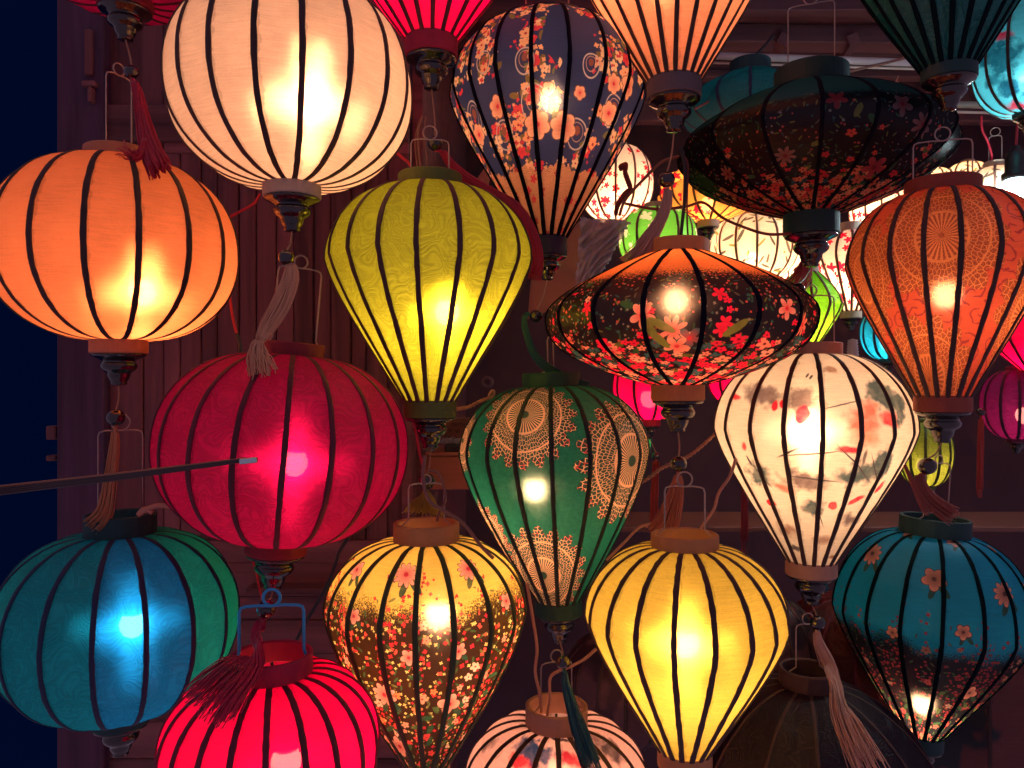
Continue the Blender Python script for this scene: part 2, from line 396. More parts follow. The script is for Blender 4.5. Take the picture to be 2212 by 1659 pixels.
class Lantern:
    def __init__(s, label, cx, yt, yw, yb, hw, rt, rb, d, up='globe', lo='globe', n=18, ph=0.0, tilt=0.0,
                 mat=None, panel_mats=None, ring=None, ringmat=None, ribmat=None, rib_w=0.0076, ring_h=(26, 28), lamp='warm', watt=3.0,
                 bulb=None, name='silk_lantern', fin=1.0, nz=34, detail=True, finmat=None, sag=1.0, spots=1, rim_open=True,
                 top_group='silk lanterns hung close together in rows', lamp_r=0.02, glow=90.0):
        s.d = d; k = d / F; s.k = k; s.cx = cx; s.yb = yb; s.yt = yt; s.yw = yw; s.hw = hw
        th = math.atan2(cx - 1106.0, F); s.th = th; ct = math.cos(th) ** .8
        ar = hw * k * ct * 1.02; ar = ar / math.sqrt(1 + (ar / (d / ct)) ** 2)
        s.R = ar; s.rt = rt * k * ct; s.rb = rb * k * ct; s.n = n
        base = P(cx, yb, d)
        s.M = Matrix.Translation(base) @ Matrix.Rotation(math.radians(tilt), 4, 'Y') @ Matrix.Rotation(-math.atan2(base.x, d), 4, 'Z')
        s.inv = s.M.inverted()
        root = bpy.data.objects.new(name, None); COL.objects.link(root); root.matrix_world = s.M
        root.empty_display_size = 0.05
        tag(root, label, 'lantern', top_group); s.root = root
        # profile, top to bottom; z = 0 at the lower end of the cloth
        zt = (yb - yt) * k; zw = (yb - yw) * k; s.zt = zt; s.zw = zw
        fu, fl = UP[up], LO[lo]; prof = []
        nu = max(6, int(nz * 0.45)); nl = nz - nu
        for i in range(nu):
            q = 1 - i / nu; q = math.sin(q * PI / 2)
            prof.append((s.rt + (s.R - s.rt) * fu(q), zw + (zt - zw) * q))
        for i in range(nl + 1):
            q = i / nl; q = math.sin(q * PI / 2) if lo in ('globe', 'saucer') else q ** 1.25
            prof.append((s.rb + (s.R - s.rb) * fl(q), zw * (1 - q)))
        s.prof = prof; s.arc = [0.0]
        for a, b in zip(prof, prof[1:]): s.arc.append(s.arc[-1] + math.hypot(a[0] - b[0], a[1] - b[1]))
        if callable(mat): mat = mat(s)
        s.mat = mat
        rnd = random.Random(int(cx * 7 + yw)); s.rnd = rnd
        ang = [math.radians(ph) + 2 * PI * i / n + rnd.uniform(-1, 1) * 0.018 for i in range(n)]; s.ang = ang
        # cloth panels between the ribs
        nx = 4 if detail else 2
        for i in range(n):
            a0 = ang[i]; a1 = ang[(i + 1) % n] + (2 * PI if i == n - 1 else 0); half = (a1 - a0) / 2; am = (a0 + a1) / 2
            vs = []; uvs = []; fs = []; pan = []
            for (r, z), t in zip(prof, s.arc):
                for j in range(nx + 1):
                    q = j / nx; a = a0 + (a1 - a0) * q
                    chord = r * math.cos(half) / math.cos(a - am)
                    rr = r + (chord - r) * 0.9 * sag - 0.006 * sag * (1 - (2 * q - 1) ** 2) * (r / s.R) * 0.5
                    vs.append((rr * math.sin(a), -rr * math.cos(a), z))
                    aw = (a + PI) % (2 * PI) - PI if abs(am) > 1e-9 else a
                    if am > PI and aw < 0: pass
                    au = a - 2 * PI if am > PI else a
                    uvs.append((au * (0.35 * s.R + 0.65 * r), t)); pan.append((q, r * (a1 - a0)))
            m_ = nx + 1
            for p in range(len(prof) - 1):
                for j in range(nx):
                    fs.append((p * m_ + j, (p + 1) * m_ + j, (p + 1) * m_ + j + 1, p * m_ + j + 1))
            pm = mat
            if panel_mats: pm = panel_mats(math.degrees((am + PI) % (2 * PI) - PI)) or mat
            mesh('silk_panel', vs, fs, pm, root, uvs=uvs, pan=pan)
        # ribs: thin bamboo strips under the glued seam
        rm = ribmat or plain('rib_dark', (0.045, 0.018, 0.018), 0.7, grain=((25, 25, 25), 1.8, .6, .2))
        vs = []; fs = []; w = rib_w / 2
        for q, (r, z) in enumerate(prof):
            ww = w * (1 + rnd.uniform(-0.12, 0.12)); o = rnd.uniform(-1, 1) * 0.0004
            for (x, y) in ((-ww + o, -(r - 0.004)), (-ww + o, -(r + 0.0006)), (-ww * 0.4 + o, -(r + 0.0014)), (ww * 0.4 + o, -(r + 0.0014)), (ww + o, -(r + 0.0006)), (ww + o, -(r - 0.004))):
                vs.append((x, y, z))
        for p in range(len(prof) - 1):
            for j in range(5): fs.append((p * 6 + j, (p + 1) * 6 + j, (p + 1) * 6 + j + 1, p * 6 + j + 1))
        r0 = mesh('rib', vs, fs, rm, root, smooth=False); r0.rotation_euler.z = ang[0]
        for a in ang[1:]:
            c = r0.copy(); c.rotation_euler.z = a; COL.objects.link(c)
        # cloth covered wooden rings
        rgm = ringmat or mat; ht, hb = ring_h[0] * k, ring_h[1] * k; s.ht = ht; s.hb = hb
        tk = 0.006; bv = 0.0016
        def ringmesh(r, z0, z1):
            return lathe([(r + .001, z0 + bv), (r + .001, z1 - bv), (r + .001 - bv, z1), (r - tk + bv, z1), (r - tk, z1 - bv), (r - tk, z0 + bv), (r - tk + bv, z0), (r + .001 - bv, z0)], 40 if detail else 24, True)
        def cyl_uv(vs): return [(math.atan2(v[0], -v[1]) * s.R, -v[2]) for v in vs]
        v_, f_ = ringmesh(s.rt, zt - 0.004, zt + ht); f_ = [tuple(reversed(f)) for f in f_]
        mesh('top_ring', v_, f_, rgm, root, uvs=cyl_uv(v_), smooth=False)
        v_, f_ = ringmesh(s.rb, -hb, 0.004); f_ = [tuple(reversed(f)) for f in f_]
        mesh('bottom_ring', v_, f_, rgm, root, uvs=cyl_uv(v_), smooth=False)
        # turned and lacquered finial
        if fin:
            R = s.rb; zb = -hb
            pr = [(0, .02), (.9, .02), (.97, -.02), (.97, -.08), (.9, -.12), (.74, -.2), (.6, -.27), (.57, -.31), (.63, -.37), (.66, -.47), (.63, -.57), (.55, -.66), (.44, -.73), (.41, -.77), (.4, -.86), (.34, -1.0), (.27, -1.08), (.29, -1.12), (.29, -1.18), (.2, -1.22), (0, -1.23)]
            v_, f_ = lathe([(r * R, zb + z * R * fin) for r, z in pr], 36 if detail else 20)
            mesh('finial', v_, f_, finmat or M_LACQ, root)
            s.zf = zb - 1.23 * R * fin
        else: s.zf = -hb
        # bulb
        if watt > 0:
            bx, by = bulb if bulb else (cx, (yw * 1.2 + yb * 0.8) / 2)
            zc = (yb - by) * k; xo = (bx - cx) * k * ct
            c = LAMPS[lamp]
            v_, f_ = ball((xo, 0, zc), lamp_r, 18, 10, 1.1)
            st_ = watt * POWER / (4 * PI * PI * lamp_r * lamp_r)
            b = mesh('bulb', v_, f_, bulbmat(lamp + '_%.2f' % st_, c, st_), root)
            v_, f_ = lathe([(0, 0.0), (.016, 0), (.019, .006), (.019, .035), (.012, .045), (0, .046)], 16)
            mesh('socket', [(x + xo, y, z + zc + lamp_r * 0.88) for x, y, z in v_], f_, M_SOCK, b)
            v_, f_ = tube([(xo, 0, zc + lamp_r * 0.88 + .044), (xo * .5, 0, (zc + zt) / 2 + .03), (0, 0, zt + ht * .5)], 0.0022, 5)
            mesh('flex', v_, f_, M_SOCK, b)
    def at(s, x, y):             # print coordinates of the point of the cloth seen at survey point (x, y)
        dist = s.d / math.cos(s.th); zb = s.M.translation.z - EYE; best = (1e9, 0.0, 0.0)
        for i in range(len(s.prof) - 1):
            for q in (0.0, 0.25, 0.5, 0.75):
                r = s.prof[i][0] + (s.prof[i + 1][0] - s.prof[i][0]) * q; z = s.prof[i][1] + (s.prof[i + 1][1] - s.prof[i][1]) * q
                t = s.arc[i] + (s.arc[i + 1] - s.arc[i]) * q; a = 0.0
                for _ in range(3):
                    dep = (dist - r * math.cos(a)) * math.cos(s.th)
                    a = math.asin(max(-.97, min(.97, (x - s.cx) * dep / F * math.cos(s.th) / r)))
                yy = 829.5 - (zb + z) * F / dep
                nz_ = 1.0 if i == 0 else 0.0
                if abs(yy - y) < best[0]: best = (abs(yy - y), a * (0.35 * s.R + 0.65 * r), t)
        return best[1], best[2]
    def bail(s, w=0.62, h=180.0, yaw=0.0, loop=15.0, lean=0.0, mat=None, foot=0.93, r=0.0013, side=0):
        """sprung wire handle: two legs, a cross bar and a coiled eye"""
        k = s.k; W = s.rt * w; H = h * k; L = loop * k; z0 = s.zt + s.ht * 0.6; f = s.rt * foot
        pts = []
        legs = [(-f, z0 - .012), (-f + .002, z0), (-W, z0 + .014), (-W, z0 + H * .5), (-W, z0 + H - .008), (-W + .002, z0 + H - .002), (-W + .008, z0 + H), (-W * .4, z0 + H + .001)]
        pts += legs
        for i in range(19):
            a = -PI / 2 + 2 * PI * i / 18 * 1.0
            pts.append((L * math.cos(a), z0 + H + L + L * math.sin(a)))
        pts += [(-x, z) for x, z in reversed(legs)]
        cy_, sy_ = math.cos(math.radians(yaw)), math.sin(math.radians(yaw)); le = math.radians(lean)
        out = []
        for i, (x, z) in enumerate(pts):
            yy = 0.0015 * (i / len(pts) - .5); dz = z - z0
            out.append(Vector((x * cy_ - yy * sy_ + max(0, dz) * math.sin(le), x * sy_ + yy * cy_, z)))
        v_, f_ = tube(out, r, 6); mesh('wire_handle', v_, f_, mat or M_WIRE, s.root)
        return s
    def tassel(s, bead, path, colour, cname, d=None, n=70, width=(9, 14, 18), bead_r=17.0, cord=True, spread=1.0, cordmat=None, fray=0.0, loose=1):
        """string, lacquered bead and hanging threads, given by survey points"""
        d = d or s.d; k = d / F; rnd = random.Random(int(bead[0] * 3 + bead[1])) if bead else random.Random(int(path[0][0]))
        pts = [P(x, y, d + (dd[0] if dd else 0.0)) for (x, y, *dd) in path]
        vs = []; fs = []
        cl = smoothpath(pts, 6); m_ = len(cl) - 1
        ws = [w * k for w in width]
        for i in range(n):
            a = rnd.uniform(0, 2 * PI); q = math.sqrt(rnd.random()); wob = rnd.uniform(-1, 1); cut = rnd.uniform(0.9, 1.04) if not fray else rnd.uniform(1 - fray, 1.05)
            line = []; mm = max(3, int(m_ * min(1, cut)))
            for j in range(0, mm + 1):
                t = j / m_; w = ws[0] * (1 - t) ** 2 + ws[1] * 2 * t * (1 - t) + ws[2] * t * t
                c = cl[j]; tn = (cl[min(j + 1, m_)] - cl[max(j - 1, 0)]).normalized()
                sx = Vector((tn.z, 0, -tn.x)); sx = sx.normalized() if sx.length > 1e-6 else Vector((1, 0, 0))
                ripple = 0.06 * w * math.sin(t * 9 + wob * 6) * loose
                line.append(c + sx * (w * q * math.cos(a) + ripple) + Vector((0, 1, 0)) * (w * 0.55 * q * math.sin(a)))
            tube(line[::2] if len(line) > 8 else line, 0.00085, 3, vs, fs)
        t_ = mesh('tassel', vs, fs, thread(cname, colour), s.root, s.inv); t_['kind'] = 'stuff'
        if bead:
            bp = P(bead[0], bead[1], d); v_, f_ = ball(bp, bead_r * k, 24, 14, 0.95)
            mesh('bead', v_, f_, M_LACQ, t_)
            if cord:
                top = s.M @ Vector((0, 0, s.zf + .004)); mid = top.lerp(bp, .5) + Vector((0.002, 0, 0))
                v_, f_ = tube(smoothpath([top, mid, bp + Vector((0, 0, bead_r * k * .8))], 4), 0.0014, 5)
                mesh('cord', v_, f_, cordmat or thread('string', (0.5, 0.28, 0.16)), t_)
            v_, f_ = tube([bp + Vector((0, 0, -bead_r * k * .8)), cl[0], cl[1]], 0.003, 6); mesh('knot', v_, f_, thread(cname, colour), t_)
        return s

def silk(name, c, **kw):
    if name in _mats: return _mats[name]
    g = G(name); _mats[name] = g.finish_silk(c, **kw); return _mats[name]

# ------------------------------------------------------------------ the setting: plank wall, shop interior
WOOD = plain('old_dark_wood', (0.165, 0.056, 0.06), 0.62, spec=0.3, grain=((22, 22, 1.3), 2.6, 0.9, 0.8))
WOODH = plain('old_dark_wood_boards', (0.155, 0.056, 0.06), 0.62, spec=0.3, grain=((1.3, 22, 22), 2.6, 0.9, 0.8))
BEAM = plain('roof_timber', (0.12, 0.06, 0.075), 0.7, spec=0.25, grain=((0.9, 12, 16), 1.4, 0.4, 0.5))
NIGHT = plain('dark_void_navy', (0.0002, 0.02, 0.095), 0.95, spec=0.0)  # darkness put into the colour of the backdrop sheet
POST = plain('painted_door_post', (0.085, 0.04, 0.075), 0.7, spec=0.2, grain=((20, 20, 1.2), 2.2, 0.2, 0.7))  # darker, bluer tone than the planks
PALE = plain('orange_pine', (0.42, 0.14, 0.07), 0.6, grain=((1.5, 10, 14), 0.9, 0.2, 0.3))
wall_d = 1.78
wall = bpy.data.objects.new('plank_wall', None); COL.objects.link(wall); wall.location = P(500, 1700, wall_d)
tag(wall, 'dark brown wall of narrow upright planks behind the round lanterns', 'wall')
wi = Matrix.Translation(wall.location).inverted()
def plank(x0, x1, y0, y1, d, mat, parent, inv, th=0.022, jit=0.004, gap=2.0, name='plank'):
    a = P(x0 + gap / 2, y1, d); b = P(x1 - gap / 2, y0, d); o = random.uniform(-jit, jit)
    v, f = boxv(a.x, b.x, d + o, d + th + o, a.z, b.z, 0.0025)
    return mesh(name, v, f, mat, parent, inv, smooth=False)
xs = [224, 308, 353, 389, 434, 470, 516, 553, 596, 635, 678, 715, 758, 790, 838, 884]
plank(122, 224, -120, 1780, wall_d - 0.03, POST, wall, wi, th=0.06, gap=1, name='door_post')
for a, b in zip(xs, xs[1:]):
    plank(a, b, 330, 1168, wall_d, WOOD, wall, wi)
for a, b in ((224, 352), (352, 480), (480, 610), (610, 745), (745, 884)):
    plank(a, b, -120, 226, wall_d, WOOD, wall, wi)
    plank(a, b, 306, 330, wall_d - .006, WOODH, wall, wi, name='rail')
plank(224, 884, 226, 306, wall_d - 0.012, WOODH, wall, wi, name='rail')
yy = [1168, 1216, 1288, 1340, 1412, 1486, 1560, 1640, 1780]
for a, b in zip(yy, yy[1:]):
    plank(224, 884, a, b, wall_d - 0.004, WOODH, wall, wi, jit=0.006, name='board')
plank(530, 884, 1270, 1284, wall_d - 0.05, WOODH, wall, wi, th=0.05, name='ledge')
plank(866, 892, 860, 1180, wall_d - 0.05, WOODH, wall, wi, th=0.07, name='post')
plank(178, 196, 60, 160, wall_d - .045, WOOD, wall, wi, th=.02, name='latch_bar')
plank(172, 204, 172, 184, wall_d - .05, WOOD, wall, wi, th=.02, name='latch_handle')
plank(186, 197, 186, 218, wall_d - .05, WOOD, wall, wi, th=.02, name='latch_peg')
plank(98, 121, 920, 950, wall_d - .02, WOOD, wall, wi, th=.03, name='hinge_block')
plank(98, 121, 984, 996, wall_d - .02, WOOD, wall, wi, th=.03, name='hinge_block')
# navy sheet added to stand in for the darkness left of the wall
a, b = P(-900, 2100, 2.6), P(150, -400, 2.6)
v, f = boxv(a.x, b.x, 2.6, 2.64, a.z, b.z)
nw = mesh('void_backdrop', v, f, NIGHT, smooth=False); tag(nw, 'navy sheet standing in for the darkness at the left edge', 'wall', kind='structure')
# back room
back_d = 3.5
a, b = P(600, 2300, back_d), P(2700, -600, back_d)
v, f = boxv(a.x, b.x, back_d, back_d + .04, a.z, b.z)
bw = mesh('shop_back_wall', v, f, plain('shop_wall_paint', (0.06, 0.022, 0.03), 0.8, grain=((3, 3, 2), 1.2, 0, 0.2)), smooth=False)
tag(bw, 'dim maroon back wall of the lantern shop', 'wall', kind='structure')
a = P(884, 0, wall_d); 
v, f = boxv(a.x + .005, a.x + .03, wall_d + .022, back_d - .004, 0.1, 3.6)
sw = mesh('shop_side_wall', v, f, WOODH, smooth=False); tag(sw, 'dark timber side wall inside the shop', 'wall', kind='structure')
# roof timbers at upper right and the pipes tied beneath them
def beam(x0, x1, y0, y1, d, label, th=0.08, mat=BEAM, name='roof_beam', skew=0.0):
    a = P(x0, y1, d); b = P(x1, y0, d)
    v, f = boxv(a.x, b.x, d, d + th, a.z, b.z, 0.004)
    if skew: v = [Vector((p[0], p[1], p[2] - skew * (p[0] - a.x) / (b.x - a.x))) for p in v]
    o = mesh(name, v, f, mat, smooth=False); return tag(o, label, 'beam', 'timbers under the shop roof')
beam(960, 2700, -60, 22, 2.30, 'dark timber beam along the top edge of the picture')
beam(960, 2700, 42, 82, 2.42, 'reddish timber beam just above the silver pipe', skew=0.03)
beam(960, 2700, 88, 101, 2.62, 'thin upper timber lath behind the silver pipe', th=.03)
beam(960, 2700, 106, 120, 2.62, 'thin lower timber lath behind the silver pipe', th=.03)
beam(960, 2700, 148, 166, 2.7, 'brown timber beam under the silver pipe', th=.05)
beam(960, 2700, 176, 262, 2.9, 'wide dim timber board above the grey pipe', th=.05)
for x, l in ((1668, 'short slanted rafter over the black saucer lantern'), (1818, 'short slanted rafter right of the black saucer lantern'), (1340, 'short slanted rafter behind the navy lantern')):
    p0, p1 = P(x, 124, 2.58), P(x + 26, 84, 2.40)
    v, f = tube([p0, p1], .024, 4); o = mesh('rafter', v, f, BEAM, smooth=False); tag(o, l, 'rafter', 'timbers under the shop roof')
def rod(x0, y0, x1, y1, d, r, label, mat, name='pipe', cat='pipe'):
    v, f = tube([P(x0, y0, d), P((x0 + x1) / 2, (y0 + y1) / 2, d), P(x1, y1, d)], r, 14)
    return tag(mesh(name, v, f, mat), label, cat)
STEEL = plain('galvanised_steel', (0.85, 0.9, 0.9), 0.42, 0.1, grain=((2, 20, 20), 0.5, 0, 0.1))
rod(1500, 119, 2100, 140, 2.2, .011, 'shiny galvanised pipe running under the roof timbers', STEEL)
rod(1500, 134, 2080, 152, 2.22, .004, 'thin pale rod hanging just under the shiny pipe', plain('pale_rod', (0.7, 0.62, 0.55), .5), 'rod', 'rod')
rod(1960, 222, 2400, 236, 2.3, .0105, 'dull grey pipe above the orange batik lantern', plain('grey_pipe', (0.3, 0.3, 0.27), .5, .3))
rod(1960, 239, 2400, 251, 2.3, .004, 'thin brass coloured rod below the dull grey pipe', plain('pale_rod', (0.7, 0.62, 0.55), .5), 'rod', 'rod')
a = P(600, 0, 2.0); v, f = boxv(-.9, 2.6, 1.95, 3.6, EYE + 1.32, EYE + 1.36)  # ceiling added to block the glow from above the back room
o = mesh('ceiling', v, f, BEAM, smooth=False); tag(o, 'added timber ceiling keeping light off the back of the shop', 'ceiling', kind='structure')
# counters and shelves in the room behind
def shelf(x0, x1, y0, y1, d, label, mat=WOODH, th=.25, name='shelf', cat='shelf'):
    a = P(x0, y1, d); b = P(x1, y0, d); v, f = boxv(a.x, b.x, d, d + th, a.z, b.z, 0.003)
    return tag(mesh(name, v, f, mat, smooth=False), label, cat)
shelf(1250, 2400, 1138, 1150, 2.1, 'long thin shelf edge behind the yellow and white lanterns', plain('shelf_edge', (0.16, 0.06, 0.05), .6, grain=((1, 12, 12), 1, .2, .3)))
shelf(893, 1060, 985, 1058, 1.86, 'small orange pine box behind the green lantern', PALE, .16, 'wooden_box', 'box')
shelf(886, 1062, 978, 984.5, 1.85, 'thin plank lying on the small pine box', PALE, .17, 'plank', 'plank')
o = shelf(960, 1030, 962, 977.5, 1.87, 'dark flat carton on top of the pine box', plain('dark_card', (0.02, 0.02, 0.03), .7), .1, 'carton', 'carton')
o = shelf(890, 935, 966, 977.5, 1.88, 'pale paper pad on top of the pine box', plain('grey_paper', (0.35, 0.36, 0.4), .8), .1, 'paper_pad', 'paper')
card = shelf(958, 1040, 902, 956, 1.98, 'brown cardboard sheet with dark print behind the finial of the lime lantern', plain('brown_card', (0.2, 0.09, 0.06), .8), .01, 'cardboard_sheet', 'cardboard')
def words(txt, x, y, d, size, mat, parent):
    c = bpy.data.curves.new('print', 'FONT'); c.body = txt; c.size = size; c.extrude = 0.0003
    c.materials.append(mat); t = bpy.data.objects.new('print', c); COL.objects.link(t)
    me = bpy.data.meshes.new_from_object(t); bpy.data.objects.remove(t)
    o = bpy.data.objects.new('print', me); link(o, parent); o.location = P(x, y, d); o.rotation_euler = (PI / 2, 0, 0); return o
INK = plain('ink', (0.02, 0.012, 0.012), .8)
words('demi', 974, 921, 1.9785, .019, INK, card); words('> vi c', 968, 936, 1.9785, .021, INK, card); words('tran', 962, 950, 1.9785, .019, INK, card)
vs = []; fs = []
for i in range(60):
    x = random.uniform(940, 1000); y = 958 + random.uniform(-4, 3)
    tube(smoothpath([P(x, y, 1.9), P(x + random.uniform(8, 26), y - random.uniform(2, 12), 1.9 + random.uniform(-.01, .02)), P(x + random.uniform(20, 48), y + random.uniform(-6, 4), 1.9)], 4), .0008, 3, vs, fs)
o = mesh('loose_thread', vs, fs, thread('white', (0.6, 0.6, 0.62))); tag(o, 'tangle of loose white thread on the dark carton', 'thread', kind='stuff')
for (x, y, r, l) in ((1052, 825, 13, 'round dark thread spool end behind the green lantern'), (985, 815, 18, 'larger dim spool end lying left of the other spool')):
    v, f = lathe([(r * 1.9 / F * .5, 0), (r * 1.9 / F, 0), (r * 1.9 / F, .1), (r * 1.9 / F * .5, .1)], 28, True)
    o = mesh('spool', v, f, plain('spool_card', (0.1, 0.05, 0.06), .7)); o.location = P(x, y, 1.95); o.rotation_euler = (-PI / 2, 0, 0); tag(o, l, 'spool')
pr = [(0, 0)] + [(.011 + .0016 * (i % 2) - .0002 * i, .003 * i) for i in range(14)] + [(0, .042)]
v, f = lathe(pr, 18); o = mesh('thread_spool', v, f, thread('white', (0.6, 0.6, 0.62))); o.location = P(1842, 775, 1.55); tag(o, 'white wound spool of thread behind the top ring of the lotus lantern', 'spool')
# brown cardboard and a sheet of bubble wrap behind the navy lantern
def sheet(name, quad, d, mat, label, cat, amp=.006, n=26, th=None, sd=3):
    rnd = random.Random(sd); vs = []; fs = []; (ax, ay), (bx, by), (cx_, cy_), (dx, dy) = quad
    ph = [(rnd.uniform(4, 22), rnd.uniform(4, 22), rnd.uniform(0, 6)) for _ in range(7)]
    for i in range(n + 1):
        for j in range(n + 1):
            s, t = i / n, j / n
            x = (ax * (1 - s) + bx * s) * (1 - t) + (dx * (1 - s) + cx_ * s) * t; y = (ay * (1 - s) + by * s) * (1 - t) + (dy * (1 - s) + cy_ * s) * t
            o = sum(abs(math.sin(p * s + q * t + r)) for p, q, r in ph) / 7
            e = rnd.uniform(-1, 1) * 3 if (i in (0, n) or j in (0, n)) and amp > .003 else 0
            vs.append(P(x + e, y + e, d + (o - .6) * amp * 6 + rnd.uniform(-1, 1) * amp * .25))
    for i in range(n):
        for j in range(n): fs.append((i * (n + 1) + j, (i + 1) * (n + 1) + j, (i + 1) * (n + 1) + j + 1, i * (n + 1) + j + 1))
    o = mesh(name, vs, fs, mat); md = o.modifiers.new('thickness', 'SOLIDIFY'); md.thickness = th or .0008
    return tag(o, label, cat)
g = G('clear_plastic')
vo = g.n('ShaderNodeTexVoronoi'); vo.inputs['Scale'].default_value = 85; tcn = g.n('ShaderNodeTexCoord'); g.nt.links.new(tcn.outputs['Object'], vo.inputs['Vector'])
bmp = g.n('ShaderNodeBump'); bmp.inputs['Strength'].default_value = 0.7; bmp.inputs['Distance'].default_value = .006; g.nt.links.new(vo.outputs['Distance'], bmp.inputs['Height'])
t1 = g.n('ShaderNodeBsdfTransparent'); t1.inputs[0].default_value = (.86, .8, .82, 1); g1 = g.n('ShaderNodeBsdfGlossy'); g1.inputs['Roughness'].default_value = .16; g.nt.links.new(bmp.outputs[0], g1.inputs['Normal'])
d1 = g.n('ShaderNodeBsdfDiffuse'); d1.inputs[0].default_value = (.92, .8, .78, 1); mA = g.n('ShaderNodeMixShader'); mA.inputs[0].default_value = .5
g.nt.links.new(g1.outputs[0], mA.inputs[1]); g.nt.links.new(d1.outputs[0], mA.inputs[2]); mB = g.n('ShaderNodeMixShader'); mB.inputs[0].default_value = .6
g.nt.links.new(t1.outputs[0], mB.inputs[1]); g.nt.links.new(mA.outputs[0], mB.inputs[2]); g.nt.links.new(mB.outputs[0], g.out.inputs[0]); PLASTIC = g.mat
sheet('bubble_wrap', ((1255, 470), (1362, 478), (1300, 590), (1240, 650)), 1.72, PLASTIC, 'crumpled clear bubble wrap hanging right of the navy lantern finial', 'plastic wrap', .008, 30)
CARD = plain('kraft_card', (0.42, 0.19, 0.12), .75, grain=((6, 6, 6), .6, .2, .2))
sheet('kraft_paper', ((1150, 560), (1262, 470), (1262, 640), (1140, 690)), 1.95, CARD, 'sheet of brown kraft paper behind the navy lantern finial', 'paper', .0025, 10, sd=5)
sheet('kraft_paper', ((1020, 400), (1070, 330), (1010, 620), (1000, 560)), 1.97, CARD, 'strip of brown paper in the gap left of the navy lantern', 'paper', .0025, 8, sd=6)

# ------------------------------------------------------------------ cloths
WHITE = silk('cream_silk', (0.92, 0.86, 0.8), clear=.014, star=.46, crinkle=.4, weave=.3, spread=1.9)
ORANGE = silk('orange_silk', (0.95, 0.42, 0.22), clear=.014, star=.44, crinkle=.4, weave=.3, spread=1.8)
CRIM = silk('crimson_silk', (0.62, 0.006, 0.16), clear=.01, star=.5, crinkle=.9, tl=.6, sheen=.05)
HOTR = silk('scarlet_silk', (0.95, 0.002, 0.16), clear=.015, star=.08, crinkle=.2, weave=.3)
LIME = silk('lime_silk', (0.56, 0.64, 0.05), clear=.012, star=.5, crinkle=.6)
YELL = silk('yellow_silk', (0.93, 0.78, 0.16), clear=.014, star=.42, crinkle=.5, weave=.5, spread=1.2)
PEACH = silk('peach_silk', (0.92, 0.4, 0.27), clear=.014, star=.34, crinkle=.5, weave=.4, spread=1.3)
TEALD = silk('dark_teal_silk', (0.004, 0.2, 0.18), tl=.3, clear=.02, star=0, crinkle=.9, sheen=.05)
BLU = silk('blue_silk', (0.008, 0.2, 0.4), clear=.015, star=.6, crinkle=.9, sheen=.04)
TEA = silk('teal_silk', (0.004, 0.18, 0.19), clear=.03, star=.26, crinkle=.9, sheen=.04)
GRN = silk('green_shot_silk', (0.008, 0.26, 0.11), clear=.03, star=.2, crinkle=1.0, sheen=.05)
def ringcloth(name, c): return plain('ring_' + name, c, .7, grain=((60, 60, 60), .5, 0, .2))
RED_RIB = plain('rib_maroon', (0.10, 0.004, 0.022), .7, grain=((25, 25, 25), 1.8, .6, .2))
DARK_RIB = plain('rib_dark', (0.045, 0.018, 0.018), .7, grain=((25, 25, 25), 1.8, .6, .2))
RIB_BLUE = plain('rib_navy', (0.004, 0.018, 0.07), .7)

# ---------------- left-hand globes
W = Lantern('large round cream silk lantern glowing at top left centre', 631, -18, 196, 402, 264, 66, 62, 1.10, n=18, ph=5, mat=WHITE,
            ringmat=ringcloth('cream', (0.62, 0.4, 0.3)), watt=3.8, bulb=(672, 215), ring_h=(28, 26))
W.tassel((618, 556), [(628, 570), (628, 600), (608, 656), (582, 700), (560, 738, -.01)], (0.95, 0.5, 0.28), 'cream', d=1.04, n=150, width=(8, 34, 9))
W.tassel(None, [(560, 735, -.011), (556, 752, -.012), (560, 780, -.016), (568, 816, -.02)], (0.95, 0.5, 0.28), 'cream', d=1.04, n=110, width=(9, 18, 40), fray=.3, loose=2)
O = Lantern('round orange silk lantern at the left edge above the blue one', 257, 352, 552, 735, 268, 74, 62, 1.16, n=16, ph=8, mat=ORANGE,
            ringmat=ringcloth('orange', (0.55, 0.2, 0.1)), watt=3.9, bulb=(306, 628), ring_h=(28, 29))
O.bail(.45, 172, 35, 13)
O.tassel((250, 902), [(248, 932), (247, 960), (240, 1020), (232, 1080), (222, 1112), (196, 1140)], (0.72, 0.3, 0.14), 'apricot', d=1.15, n=90, width=(7, 16, 24), bead_r=19)
R = Lantern('round crimson brocade lantern hanging below the cream one', 598, 766, 964, 1166, 272, 67, 66, 1.16, n=18, ph=-1, tilt=5, mat=CRIM,
            ringmat=ringcloth('crimson', (0.22, 0.012, 0.03)), ribmat=RED_RIB, watt=2.1, bulb=(622, 998), ring_h=(27, 30), lamp='rose')
R.bail(.72, 172, 12, 14)
R.tassel((575, 1316), [(566, 1338), (556, 1372, -.02), (556, 1402, -.06), (528, 1440, -.11), (486, 1484, -.14), (446, 1536, -.155)], (0.7, 0.012, 0.09), 'crimson', d=1.01, n=170, width=(9, 26, 62), bead_r=20)
TGR = silk('green_teal_silk', (0.006, 0.25, 0.155), clear=.02, star=.3, crinkle=1.0, sheen=.05)
BLT = silk('teal_blue_silk', (0.004, 0.19, 0.25), clear=.015, star=.6, crinkle=.9, sheen=.04)
def bluepanels(a):  # one shot silk: its sheen and blue lamp glow put into panel colours
    if 33 < a < 56: return TGR
    if 56 < a < 120: return GRN
    if -13 < a < 33: return BLU
    if -60 < a < -13: return BLT
    return TEA
